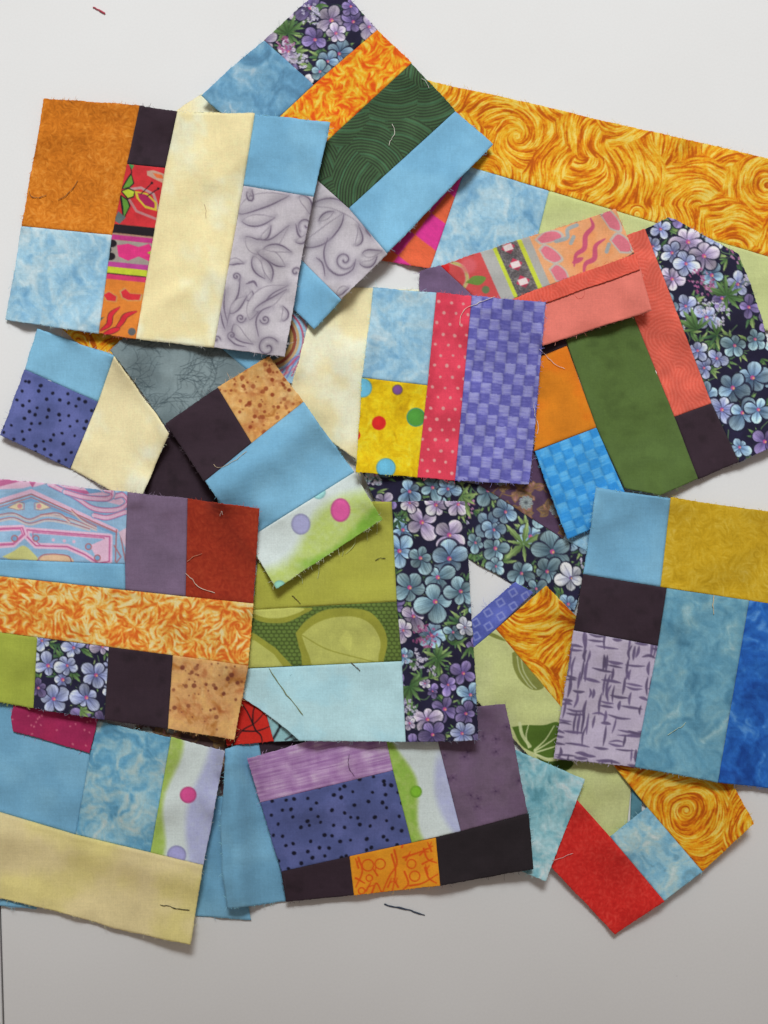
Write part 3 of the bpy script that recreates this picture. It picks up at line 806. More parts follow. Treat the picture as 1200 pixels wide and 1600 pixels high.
MAT_PRINT = cotton("printed_cotton", 0.07, 0.35, 0.92)
MAT_PLAIN = cotton("plain_cotton", 0.06, 0.35, 0.90)

def table_material():
    m = bpy.data.materials.new("white_laminate"); m.use_nodes = True
    nt = m.node_tree; N = nt.nodes; L = nt.links
    b = N["Principled BSDF"]; b.inputs["Roughness"].default_value = 0.55; b.inputs["Specular IOR Level"].default_value = 0.3
    tc = N.new("ShaderNodeTexCoord")
    n = N.new("ShaderNodeTexNoise"); n.inputs["Scale"].default_value = 6; n.inputs["Detail"].default_value = 5
    L.new(tc.outputs["Object"], n.inputs["Vector"])
    r = N.new("ShaderNodeValToRGB"); r.color_ramp.elements[0].position = 0.3; r.color_ramp.elements[1].position = 0.7
    r.color_ramp.elements[0].color = (0.775, 0.765, 0.755, 1); r.color_ramp.elements[1].color = (0.815, 0.81, 0.805, 1)
    L.new(n.outputs["Fac"], r.inputs["Fac"])
    f = N.new("ShaderNodeTexNoise"); f.inputs["Scale"].default_value = 700; f.inputs["Detail"].default_value = 2
    L.new(tc.outputs["Object"], f.inputs["Vector"])
    mr = N.new("ShaderNodeMapRange"); mr.inputs[3].default_value = 0.965; mr.inputs[4].default_value = 1.035
    L.new(f.outputs["Fac"], mr.inputs[0])
    # a few pin-prick scuffs
    vo = N.new("ShaderNodeTexVoronoi"); vo.inputs["Scale"].default_value = 16; vo.inputs["Randomness"].default_value = 1.0
    L.new(tc.outputs["Object"], vo.inputs["Vector"])
    m2 = N.new("ShaderNodeMapRange"); m2.inputs[1].default_value = 0.010; m2.inputs[2].default_value = 0.022; m2.inputs[3].default_value = 0.66; m2.inputs[4].default_value = 1.0
    L.new(vo.outputs["Distance"], m2.inputs[0])
    mm = N.new("ShaderNodeMath"); mm.operation = 'MULTIPLY'; L.new(mr.outputs[0], mm.inputs[0]); L.new(m2.outputs[0], mm.inputs[1])
    vm = N.new("ShaderNodeVectorMath"); vm.operation = 'SCALE'
    L.new(r.outputs["Color"], vm.inputs[0]); L.new(mm.outputs[0], vm.inputs["Scale"]); L.new(vm.outputs[0], b.inputs["Base Color"])
    bp = N.new("ShaderNodeBump"); bp.inputs["Strength"].default_value = 0.08; bp.inputs["Distance"].default_value = 0.0003
    L.new(f.outputs["Fac"], bp.inputs["Height"]); L.new(bp.outputs[0], b.inputs["Normal"])
    return m
MAT_TABLE = table_material()

def thread_material(name, col):
    m = bpy.data.materials.new(name); m.use_nodes = True
    N = m.node_tree.nodes; L = m.node_tree.links; b = N["Principled BSDF"]
    b.inputs["Roughness"].default_value = 0.85
    n = N.new("ShaderNodeTexNoise"); n.inputs["Scale"].default_value = 600
    r = N.new("ShaderNodeValToRGB")
    c = lin(C(*col))
    r.color_ramp.elements[0].color = (*(c * 0.75), 1); r.color_ramp.elements[1].color = (*np.clip(c * 1.2, 0, 1), 1)
    L.new(n.outputs["Fac"], r.inputs["Fac"]); L.new(r.outputs["Color"], b.inputs["Base Color"])
    return m

# ------------------------------------------------------------------ the table: a leaf and its neighbour with a dark gap between
def slab(name, x0, x1, y0, y1, label, shear=0.0):
    import bmesh
    bm = bmesh.new()
    t = 0.025
    vs = [bm.verts.new((x + (shear * y), y, z)) for z in (0.0, -t) for (x, y) in ((x0, y0), (x1, y0), (x1, y1), (x0, y1))]
    for f in ((0, 1, 2, 3), (7, 6, 5, 4), (0, 4, 5, 1), (1, 5, 6, 2), (2, 6, 7, 3), (3, 7, 4, 0)):
        bm.faces.new([vs[i] for i in f])
    bmesh.ops.bevel(bm, geom=list(bm.edges), offset=0.0012, segments=3, affect='EDGES', profile=0.5)
    me = bpy.data.meshes.new(name); bm.to_mesh(me); bm.free()
    me.materials.append(MAT_TABLE)
    o = bpy.data.objects.new(name, me); COL.objects.link(o)
    o["kind"] = "structure"; o["label"] = label
    return o
ga = unproject(1.0, 1430.0, 0.0); gb = unproject(6.0, 1600.0, 0.0)
sh = float((gb[0] - ga[0]) / (gb[1] - ga[1]))
gx = float(ga[0] - sh * ga[1])
slab("tabletop", gx, gx + 1.05, -0.62, 0.75, "white laminate tabletop under the quilt blocks", sh)
slab("table_leaf", gx - 0.55, gx - 0.0010, -0.62, 0.75, "edge of a second white table leaf past a dark gap", sh)

# ------------------------------------------------------------------ how high the pile is, everywhere on the table
GX0, GY0, GC = -0.34, -0.44, 0.001
GNX, GNY = 690, 890
HGT = np.zeros((GNY, GNX))
GXX, GYY = np.meshgrid(GX0 + np.arange(GNX) * GC, GY0 + np.arange(GNY) * GC)

def gmat(n, s):
    i = np.arange(n)
    g = np.exp(-0.5 * ((i[:, None] - i[None, :]) / s) ** 2)
    return g / (s * math.sqrt(2 * math.pi))

def cubic_sample(Z, x, y):
    fx = np.clip((x - GX0) / GC, 2, GNX - 4); fy = np.clip((y - GY0) / GC, 2, GNY - 4)
    ix = fx.astype(int); iy = fy.astype(int)
    tx = fx - ix; ty = fy - iy
    def wts(t): return (-0.5 * t + t * t - 0.5 * t ** 3, 1 - 2.5 * t * t + 1.5 * t ** 3, 0.5 * t + 2 * t * t - 1.5 * t ** 3, -0.5 * t * t + 0.5 * t ** 3)
    wx = wts(tx); wy = wts(ty)
    s = 0
    for a in range(4):
        r = 0
        for b in range(4): r = r + wx[b] * Z[iy + a - 1, ix + b - 1]
        s = s + wy[a] * r
    return s

def in_poly(pts, X, Y):
    ins = np.zeros(X.shape, bool)
    n = len(pts)
    for k in range(n):
        ax, ay = pts[k]; bx, by = pts[(k + 1) % n]
        if ay != by: ins ^= ((ay > Y) != (by > Y)) & (X < (bx - ax) * (Y - ay) / (by - ay) + ax)
    return ins

def side_points(c, e, i):
    return [c[i]] + list(e.get(i, [])) + [c[(i + 1) % 4]]

def outline(c, e):
    out = []
    for i in range(4): out += side_points(c, e, i)[:-1]
    return out

def along(pts, t):
    p = np.array(pts, float)
    d = np.r_[0, np.cumsum(np.hypot(*np.diff(p, axis=0).T))]; d /= d[-1]
    return np.interp(t, d, p[:, 0]), np.interp(t, d, p[:, 1])

def drape(outlines, lifts, wave, seed, stiff=5.0):
    """rest a stiffish cloth on what already lies there"""
    global HGT
    zg = 0.004
    PX, PY = project(GXX, GYY, zg)
    xs = [p[0] for o in outlines for p in o]; ys = [p[1] for o in outlines for p in o]
    m0 = (PX > min(xs) - 60) & (PX < max(xs) + 60) & (PY > min(ys) - 60) & (PY < max(ys) + 60)
    ii = np.where(m0.any(1))[0]; jj = np.where(m0.any(0))[0]
    sl = (slice(ii[0], ii[-1] + 1), slice(jj[0], jj[-1] + 1))
    px, py = PX[sl], PY[sl]
    M = np.zeros(px.shape, bool)
    for o in outlines: M |= in_poly(o, px, py)
    Hs = HGT[sl]
    # grow what lies below a little so that edges clear it
    Hd = Hs.copy()
    for dy in (-2, 0, 2):
        for dx in (-2, 0, 2): Hd = np.maximum(Hd, np.roll(np.roll(Hs, dy, 0), dx, 1))
    Mf = M.astype(float)
    floor = Hd + 0.00025
    gy, gx_ = gmat(M.shape[0], stiff), gmat(M.shape[1], stiff)
    den = gy @ Mf @ gx_.T + 1e-5
    z = floor.copy()
    for k in range(10):
        z = np.maximum(floor, (gy @ (z * Mf) @ gx_.T) / den)
    # lifts and ripples
    n = fbm(px / 95.0, py / 95.0, seed, 2)
    add = wave * 0.0017 * sstep(0.35, 0.8, n)
    add = add + 0.0010 * fbm(px / 42.0, py / 42.0, seed + 3, 2)
    ce, se = math.cos(seed * 1.7), math.sin(seed * 1.7)
    cr = vnoise((px * ce + py * se) / 75.0, (-px * se + py * ce) / 260.0, seed + 8)
    add = add + 0.0009 * np.clip(1 - np.abs(cr - 0.5) * 9.0, 0, 1) ** 1.5      # soft creases from folding
    rim = np.clip(1 - gmat(M.shape[0], 6.0) @ Mf @ gmat(M.shape[1], 6.0).T, 0, 0.6)
    add = add + 0.0065 * rim * sstep(0.45, 0.85, vnoise(px / 38.0, py / 38.0, seed + 5))   # cut edges curl up here and there
    for l in lifts:
        if l[0] == 'pt':
            _, x, y, h, r = l
            add = add + 0.001 * h * np.exp(-((px - x) ** 2 + (py - y) ** 2) / (r * r))
        else:
            _, x0, y0, x1, y1, h, r = l
            ex, ey = x1 - x0, y1 - y0
            t = np.clip(((px - x0) * ex + (py - y0) * ey) / (ex * ex + ey * ey), 0, 1)
            add = add + 0.001 * h * np.exp(-((px - x0 - t * ex) ** 2 + (py - y0 - t * ey) ** 2) / (r * r))
    z = z + add
    g2y, g2x = gmat(M.shape[0], 2.2), gmat(M.shape[1], 2.2)
    den2 = g2y @ Mf @ g2x.T
    zz = (g2y @ (z * Mf) @ g2x.T) / (den2 + 1e-7)
    far = den2 < 1e-3
    fall = (gy @ (z * Mf) @ gx_.T) / den
    z = np.where(far, fall, zz)
    z = np.where(M, np.maximum(z, Hs + 0.0002), z)
    Z = np.zeros_like(HGT); Z[sl] = z
    HGT = HGT.copy()
    HGT[sl] = np.where(M, np.maximum(Hs, z + 0.00055), Hs)
    return Z

def on_sheet(Z, px, py, dz=0.0):
    z = np.full(np.shape(px), 0.003)
    for k in range(5):
        x, y = unproject(px, py, z + dz)
        z = cubic_sample(Z, x, y)
    x, y = unproject(px, py, z + dz)
    return x, y, z + dz

def new_mesh(name, verts, faces, cols, mat):
    me = bpy.data.meshes.new(name)
    verts = np.asarray(verts, np.float32); faces = np.asarray(faces, np.int32)
    me.vertices.add(len(verts)); me.vertices.foreach_set("co", verts.ravel())
    k = faces.shape[1]
    me.loops.add(faces.size); me.loops.foreach_set("vertex_index", faces.ravel())
    me.polygons.add(len(faces)); me.polygons.foreach_set("loop_start", np.arange(0, faces.size, k, dtype=np.int32))
    me.polygons.foreach_set("use_smooth", np.ones(len(faces), bool))
    me.update(calc_edges=True)
    if cols is not None:
        a = me.color_attributes.new("print", 'FLOAT_COLOR', 'POINT')
        a.data.foreach_set("color", np.c_[cols, np.ones(len(cols))].astype(np.float32).ravel())
    me.materials.append(mat)
    return me

ALB = 1.02     # from the look of a cotton in full window light to its own reflectance

def tube(paths, rads, cols, sides=4):
    """thin fibres; each path an (n,3) array"""
    V, F, K = [], [], []
    base = 0
    for p, r, c in zip(paths, rads, cols):
        n = len(p)
        t = np.gradient(p, axis=0); t /= np.linalg.norm(t, axis=1, keepdims=True) + 1e-12
        up = np.array([0.0, 0.0, 1.0]); s = np.cross(t, up); s /= np.linalg.norm(s, axis=1, keepdims=True) + 1e-9
        b = np.cross(s, t)
        rr = r * np.clip(np.minimum(np.arange(n) + .6, n - np.arange(n) - .4), .35, 1)[:, None]
        for k in range(sides):
            a = 2 * math.pi * k / sides
            V.append(p + rr * (math.cos(a) * s + math.sin(a) * b))
        for k in range(sides):
            k2 = (k + 1) % sides
            i = np.arange(n - 1)
            F.append(np.stack([base + k * n + i, base + k * n + i + 1, base + k2 * n + i + 1, base + k2 * n + i], -1))
        K.append(np.tile(c, (n * sides, 1)))
        base += n * sides
    return np.concatenate(V), np.concatenate(F), np.concatenate(K)

PATCHES = 0
def make_block(label, patches, lifts=(), wave=1.5, seed=0, fray=1.0, stiff=5.0, group="pieced quilt blocks piled on the table"):
    """patches: dicts name, label, c (4 corners), e (bends in the sides), f (print function), k (its options), res (sampling in frame units), z"""
    outs = [outline(p['c'], p.get('e', {})) for p in patches]
    Z = drape(outs, lifts, wave, seed + 300, stiff)
    allp = np.array([q for o in outs for q in o], float)
    cx, cy = allp.mean(0)
    ox, oy, oz = [float(v) for v in on_sheet(Z, np.array([cx]), np.array([cy]))[0:3]] if False else [float(np.asarray(v)[0]) for v in on_sheet(Z, np.array([cx]), np.array([cy]))]
    root = bpy.data.objects.new("quilt_block", None); COL.objects.link(root)
    root.empty_display_size = 0.02
    root.location = (ox, oy, 0.0)
    root["label"] = label; root["category"] = "quilt block"; root["group"] = group
    # which sides are seams
    mids = []
    for pi, p in enumerate(patches):
        for s in range(4):
            a, b = along(side_points(p['c'], p.get('e', {}), s), np.linspace(0.08, 0.92, 9))
            mids.append((pi, s, a, b))
    def seam(pi, s):
        pts = [(a, b) for (i, q, a, b) in mids if i == pi and q == s][0]
        for j, o in enumerate(outs):
            if j == pi or patches[j].get('z') or patches[pi].get('z'): continue
            n = len(o)
            hit = 0
            for x, y in zip(*pts):
                dm = 1e9
                for k in range(n):
                    ax, ay = o[k]; bx, by = o[(k + 1) % n]
                    ex, ey = bx - ax, by - ay
                    t = min(1, max(0, ((x - ax) * ex + (y - ay) * ey) / (ex * ex + ey * ey + 1e-9)))
                    dm = min(dm, math.hypot(x - ax - t * ex, y - ay - t * ey))
                if dm < 4.5: hit += 1
            if hit >= 3: return True
        return False
    fib_p, fib_r, fib_c = [], [], []
    rf = np.random.RandomState(seed + 77)
    for pi, p in enumerate(patches):
        c = p['c']; e = p.get('e', {}); res = p.get('res', 1.5)
        rng = np.random.RandomState(seed * 31 + pi * 7 + 1)
        o = np.array(outs[pi], float)
        S0 = side_points(c, e, 0); S1 = side_points(c, e, 1); S2 = side_points(c, e, 2)[::-1]; S3 = side_points(c, e, 3)[::-1]
        ln = lambda q: float(np.sum(np.hypot(*np.diff(np.array(q, float), axis=0).T)))
        nu = max(8, int(max(ln(S0), ln(S2)) / res)); nv = max(8, int(max(ln(S1), ln(S3)) / res))
        s = np.linspace(0, 1, nu + 1); t = np.linspace(0, 1, nv + 1)
        a0x, a0y = along(S0, s); a2x, a2y = along(S2, s); b1x, b1y = along(S1, t); b3x, b3y = along(S3, t)
        s2, t2 = s[None, :], t[:, None]
        def coons(a0, a2, b1, b3):
            return ((1 - t2) * a0[None, :] + t2 * a2[None, :] + (1 - s2) * b3[:, None] + s2 * b1[:, None]
                    - ((1 - s2) * (1 - t2) * a0[0] + s2 * (1 - t2) * a0[-1] + (1 - s2) * t2 * a2[0] + s2 * t2 * a2[-1]))
        PXg, PYg = coons(a0x, a2x, b1x, b3x), coons(a0y, a2y, b1y, b3y)
        sm = [seam(pi, k) for k in range(4)]
        # the print, sampled before the raw edges are roughened
        cv = Canvas(o[:, 0].min() - 6, o[:, 1].min() - 6, o[:, 0].max() + 6, o[:, 1].max() + 6, 1.35 if res < 2.5 else 0.6)
        p['f'](cv, rng, **p.get('k', {}))
        col = cv.sample(PXg, PYg)
        mean = col.reshape(-1, 3).mean(0)
        # raw edges wander and fray
        cen = np.array([PXg.mean(), PYg.mean()])
        for k, idx in enumerate(((0, slice(None)), (slice(None), -1), (-1, slice(None)), (slice(None), 0))):
            if sm[k]: continue
            ex, ey = PXg[idx], PYg[idx]
            tx, ty = np.gradient(ex), np.gradient(ey); q = np.hypot(tx, ty) + 1e-9
            nx, ny = ty / q, -tx / q
            if ((ex.mean() + nx.mean() * 3 - cen[0]) ** 2 + (ey.mean() + ny.mean() * 3 - cen[1]) ** 2) < ((ex.mean() - cen[0]) ** 2 + (ey.mean() - cen[1]) ** 2): nx, ny = -nx, -ny
            ar = np.arange(len(ex)) * res
            w = 3.2 * (fbm(ar / 60.0, ar * 0 + k * 3.3, seed + 11, 2) - .5) + 0.9 * (vnoise(ar / 3.2, ar * 0 + k, seed + 5) - .5)
            PXg[idx] = ex + nx * w; PYg[idx] = ey + ny * w
            # fibres
            L = float(q.sum()); cnt = int(L / 3.6 * fray * p.get('fray', 1.0))
            for _ in range(cnt):
                h = rf.randint(1, len(ex) - 1)
                if vnoise(np.array([h * res / 16.0]), np.array([k * 5.1 + pi]), seed + 33)[0] < 0.28 + 0.3 * rf.rand(): continue
                le = 1.5 + 5.0 * rf.rand() ** 2.5 * p.get('fray', 1.0) + (7 * rf.rand() if rf.rand() < .05 else 0)
                an = rf.randn() * 0.8
                dx, dy = nx[h] * math.cos(an) - ny[h] * math.sin(an), nx[h] * math.sin(an) + ny[h] * math.cos(an)
                bend = rf.randn() * 0.5 * le
                u = np.linspace(0, 1, 5)
                fx = ex[h] - nx[h] * 1.0 + dx * le * u - dy * bend * u * u; fy = ey[h] - ny[h] * 1.0 + dy * le * u + dx * bend * u * u
                X, Y, ZZ = on_sheet(Z, fx, fy)
                fib_p.append(np.stack([X, Y, ZZ + 0.0001 + 0.0004 * u * rf.rand()], -1) - np.array([ox, oy, 0]))
                fib_r.append(0.00007 + 0.00005 * rf.rand())
                fib_c.append(lin(np.clip(mean * (0.95 + .3 * rf.rand()) + 0.10, 0, 1)) * ALB)
        X, Y, ZZ = on_sheet(Z, PXg, PYg, p.get('z', 0.0))
        # seams dip at the stitch line; the folded allowance lies under one side and makes a soft ridge
        mm = 1000.0
        lu = (ln(S0) + ln(S2)) / 2 * 0.417; lv = (ln(S1) + ln(S3)) / 2 * 0.417
        dist = [t2 * lv + 0 * s2, (1 - s2) * lu + 0 * t2, (1 - t2) * lv + 0 * s2, s2 * lu + 0 * t2]
        dz = np.zeros_like(ZZ)
        for k in range(4):
            d = dist[k]
            if sm[k]:
                amp = 0.55 * p.get('ridge', {}).get(k, 0.05 + 0.45 * rng.rand())
                dz += 0.001 * (0.7 * amp * np.exp(-((d - 1.8) / 2.2) ** 2) - 0.40 * np.exp(-(d / 0.50) ** 2))
            else:
                dz -= 0.0001 * np.exp(-(d / 0.5) ** 2)
        wr = fbm(PXg / 14.0, PYg / 14.0, seed + 60, 3) - .5
        pk = np.zeros_like(ZZ)
        for k in range(4):
            if sm[k]: pk += np.exp(-(dist[k] / 3.0) ** 2)
        dz += 0.00022 * wr + 0.00055 * np.clip(pk, 0, 1) * (vnoise(PXg / 11.0, PYg / 11.0, seed + 21) - .5)   # seams pucker
        ZZ = ZZ + dz
        nvt, nut = PXg.shape
        V = np.stack([X - ox, Y - oy, ZZ], -1).reshape(-1, 3)
        idx = np.arange(nvt * nut).reshape(nvt, nut)
        F = np.stack([idx[:-1, :-1], idx[1:, :-1], idx[1:, 1:], idx[:-1, 1:]], -1).reshape(-1, 4)
        # the thickness of the cloth round the edge
        ring = np.r_[idx[0, :-1], idx[:-1, -1], idx[-1, :0:-1], idx[:0:-1, 0]]
        low = V[ring] - np.array([0, 0, 0.0004])
        n0 = len(V)
        V = np.r_[V, low]
        r2 = np.r_[ring[1:], ring[:1]]; l1 = n0 + np.arange(len(ring)); l2 = np.r_[l1[1:], l1[:1]]
        F = np.r_[F, np.stack([ring, r2, l2, l1], -1)]
        cl = lin(col.reshape(-1, 3)) * ALB
        cl = np.clip(np.r_[cl, cl[ring] * 0.9], 0, 0.92)
        # front faces up
        v0, v1, v2 = V[F[0, 0]], V[F[0, 1]], V[F[0, 2]]
        if np.cross(v1 - v0, v2 - v0)[2] < 0: F = F[:, ::-1]
        me = new_mesh(p['name'], V, F, cl, MAT_PRINT if res < 2.5 else MAT_PLAIN)
        ob = bpy.data.objects.new(p['name'], me); COL.objects.link(ob)
        ob.parent = root
        if p.get('label'): ob["label"] = p['label']
    if fib_p:
        V, F, K = tube(fib_p, fib_r, fib_c, 3)
        me = new_mesh("frayed_edge", V, F, np.clip(K, 0, .92), MAT_PLAIN)
        ob = bpy.data.objects.new("frayed_edge", me); COL.objects.link(ob); ob.parent = root
        ob["kind"] = "stuff"
    return root

def P(name, label, c, f, res=1.5, e=None, z=0.0, fray=1.0, ridge=None, **k):
    d = dict(name=name, label=label, c=c, f=f, res=res, k=k, fray=fray)
    if e: d['e'] = e
    if z: d['z'] = z
    if ridge: d['ridge'] = ridge
    return d

SKY = dict(col=(124, 182, 216), mott=0.05, size=60, tint=(138, 192, 220), tamt=.5)
PLUM = dict(col=(60, 44, 54), mott=0.30, size=18, tint=(46, 34, 42), tamt=.7)
CREAM = dict(col=(246, 231, 182), mott=0.02, size=55, tint=(249, 241, 214), tamt=.9)

# ------------------------------------------------------------------ the blocks, from the bottom of the pile up
R_ = np.random.RandomState(5)

make_block("cream corner peeping out under the blue batik corner of the tilted block", [
    P("cream_patch", None, [(250, 190), (316, 146), (400, 240), (330, 290)], p_solid, 4, **CREAM)], seed=1)

make_block("large block with a wide golden swirl strip over blue batik and pale lime", [
    P("swirl_print_strip", "golden orange brushstroke swirl cotton", [(640, 119), (1235, 255), (1235, 411), (640, 232)], p_swirl, 1.4, size=84, offs=2.1, grain=1.6),
    P("checked_patch", "magenta and orange checked cotton", [(640, 232), (728, 258), (672, 420), (590, 405)], p_gingham, 2),
    P("batik_patch", "mottled light blue batik", [(728, 258), (858, 298), (815, 470), (672, 420)], p_batik, 2, stops=SKYB, size=34),
    P("lime_patch", "plain pale lime cotton", [(858, 298), (1235, 411), (1235, 520), (815, 470)], p_solid, 4, col=(206, 214, 148), mott=.04, size=50, tint=(196, 206, 132)),
], lifts=[('pt', 1190, 250, 2.0, 80), ('seg', 690, 130, 1190, 247, 1.0, 30)], seed=2)

make_block("scrap of golden swirl cotton under the blue corner of the top left block", [
    P("swirl_print_patch", None, [(85, 505), (215, 500), (215, 560), (150, 560)], p_swirl, 1.5, size=50)], seed=3)

make_block("small piece of blue paisley print peeping out beside the pale cream piece", [
    P("paisley_patch", None, [(420, 470), (484, 498), (462, 600), (400, 590)], p_paisley2, 1.4)], seed=4)

make_block("rumpled cream piece under the polka dot block in the middle", [
    P("cream_patch", None, [(497, 448), (660, 452), (640, 775), (445, 640)], p_solid, 3, **CREAM)],
    lifts=[('seg', 540, 470, 500, 640, 4.0, 20), ('seg', 575, 500, 545, 700, 3.5, 18)], wave=3, seed=5)

make_block("block of slate branch print with dark plum below it", [
    P("branch_print_patch", "slate cotton with dark branching lines", [(172, 546), (260, 470), (388, 580), (258, 664)], p_branch, 1.3),
    P("sky_blue_patch", None, [(260, 470), (330, 420), (450, 530), (388, 580)], p_solid, 4, **SKY),
    P("plum_patch", "dark plum cotton", [(258, 664), (388, 580), (450, 760), (210, 810)], p_solid, 3, **PLUM),
], wave=2, seed=6)

make_block("small block of sky blue, navy dotted and cream cotton at the edge of the pile", [
    P("sky_blue_patch", None, [(58, 513), (178, 556), (153, 628), (38, 577)], p_solid, 4, col=(134, 190, 220), mott=.04, size=60),
    P("dotted_patch", "periwinkle cotton with scattered navy dots", [(38, 577), (153, 628), (110, 732), (0, 680)], p_dots, 1.3, base=(90, 99, 156), sp=17.5, r=2.6),
    P("cream_patch", None, [(178, 556), (264, 677), (215, 790), (110, 732)], p_solid, 4, e={3: [(153, 628)]}, **CREAM),
], lifts=[('pt', 258, 690, 4, 60), ('pt', 0, 680, 1.5, 60)], wave=2, seed=7)

scB = [('a', [(470, 385), (500, 372), (525, 350), (538, 332)], 11, 1), ('a', [(486, 320), (520, 318), (552, 335), (572, 362)], 8, -1), ('s', 538, 406, 16, 1.4, 0.3, -1), ('c', [(512, 372), (506, 395), (512, 418), (530, 430), (550, 422), (556, 405)], 3.2),
       ('a', [(556, 384), (562, 372), (560, 352)], 5, 1), ('a', [(566, 396), (580, 396), (598, 392)], 6, -1), ('a', [(562, 412), (578, 412), (590, 400)], 5, 1), ('c', [(494, 402), (504, 412), (508, 432)]), ('a', [(526, 462), (536, 452), (546, 450)], 5, 1),
       ('a', [(498, 345), (512, 336), (522, 330)], 5, -1), ('c', [(570, 350), (574, 362), (580, 370)], 4)]
make_block("tilted block with purple floral, orange flame and dark green arc strips at the top", [
    P("floral_patch", "navy cotton with lilac flowers", [(412, 62), (518, -32), (590, 46), (490, 132)], p_floral, 1.3, r=19, kinds=('lilac', 'violet', 'lilac'), fill=True, dens=.85,
      flowers=[(518, 32, 22, 'lilac'), (552, 34, 17, 'violet'), (492, 62, 18, 'violet'), (577, 42, 16, 'lilac'), (530, 84, 18, 'blue'), (512, 96, 16, 'blue'), (525, 52, 16, 'lilac'), (500, 112, 14, 'teal'), (548, 10, 14, 'violet')],
      sprigs=[(450, 52, 26, -1.2, 5.5, 9, 0), (498, 6, 18, 1.2, 2.4, 4, 0)], laces=[(486, 22, 17, 'w', 30), (446, 70, 13, 'p', 22), (466, 92, 17, 'w', 26)]),
    P("batik_patch", "cloudy blue batik", [(412, 62), (490, 132), (395, 222), (314, 148)], p_batik, 2, stops=DEEPB, size=40, contrast=1.3, bias=-.02),
    P("flame_print_strip", "orange and yellow flame print", [(590, 46), (643, 98), (470, 258), (397, 220)], p_flame, 1.3, e={3: [(490, 132)]}),
    P("arc_print_strip", "dark green cotton with fine concentric arcs", [(643, 98), (712, 173), (545, 325), (470, 258)], p_arcs, 1.2, size=78, period=4.6, cols=((50, 62, 46), (72, 104, 68)), wide=(74, 118, 84)),
    P("sky_blue_strip", None, [(712, 173), (770, 225), (605, 396), (545, 325)], p_solid, 4, **SKY),
    P("scroll_print_patch", "grey cotton with shaded scrolls", [(470, 258), (605, 396), (533, 468), (400, 335)], p_scroll, 1.4, e={0: [(545, 325)]}, els=scB),
    P("sky_blue_patch", None, [(400, 335), (533, 468), (490, 515), (360, 385)], p_solid, 4, **SKY),
], lifts=[('seg', 760, 235, 600, 400, 5.0, 40), ('pt', 598, 46, 4, 40), ('pt', 640, 90, 2, 40), ('seg', 590, 400, 495, 510, 4.0, 40), ('pt', 314, 148, 2, 40)], wave=2, seed=8)

scA = [('a', [(372, 334), (395, 318), (425, 310), (452, 306)], 12, 1), ('a', [(378, 346), (405, 344), (430, 340)], 9, 1), ('a', [(384, 370), (400, 385), (425, 382), (452, 352)], 12, -1), ('a', [(408, 374), (416, 366), (424, 352)], 5, 1),
       ('a', [(468, 306), (480, 318), (484, 335)], 7, -1), ('s', 478, 352, 13, 1.0, 2.4, -1), ('c', [(462, 350), (466, 366), (474, 374)], 3), ('a', [(462, 378), (474, 374), (480, 364)], 5, 1),
       ('a', [(402, 394), (420, 398), (436, 410), (446, 416)], 9, 1), ('a', [(396, 400), (404, 420), (414, 436)], 8, 1), ('a', [(410, 404), (420, 424), (424, 440)], 7, -1), ('a', [(412, 388), (435, 388), (456, 394)], 6, -1),
       ('a', [(356, 412), (368, 408), (382, 412)], 5, 1), ('s', 369, 432, 7, 1.3, 1.0, 1), ('c', [(375, 436), (372, 460), (360, 485), (354, 510)], 3), ('c', [(384, 444), (396, 440), (402, 448)], 4), ('a', [(386, 470), (392, 462), (394, 454)], 4, 1),
       ('a', [(390, 500), (398, 476), (418, 455), (450, 446)], 11, 1), ('a', [(396, 486), (424, 472), (448, 452)], 6, -1), ('c', [(404, 526), (400, 502), (408, 486), (424, 478)], 2.6), ('s', 414, 499, 8, 1.3, 3.0, 1), ('s', 376, 497, 8, 1.4, 0.0, -1),
       ('a', [(366, 506), (374, 524), (396, 538)], 8, 1), ('s', 362, 524, 7, 1.3, 2.0, -1), ('c', [(356, 528), (368, 538), (384, 542)], 2.6), ('s', 418, 543, 18, 1.2, -.6, 1), ('a', [(442, 502), (446, 490), (442, 478)], 5, 1), ('a', [(360, 490), (372, 474), (386, 462)], 7, 1),
       ('s', 462, 425, 9, 1.0, .4, 1), ('c', [(352, 452), (350, 480), (356, 505)], 2.4), ('a', [(386, 300), (392, 310), (394, 296)], 4, 1), ('c', [(344, 486), (348, 505), (352, 515)], 2.2), ('s', 338, 530, 6, 1, 0, 1)]
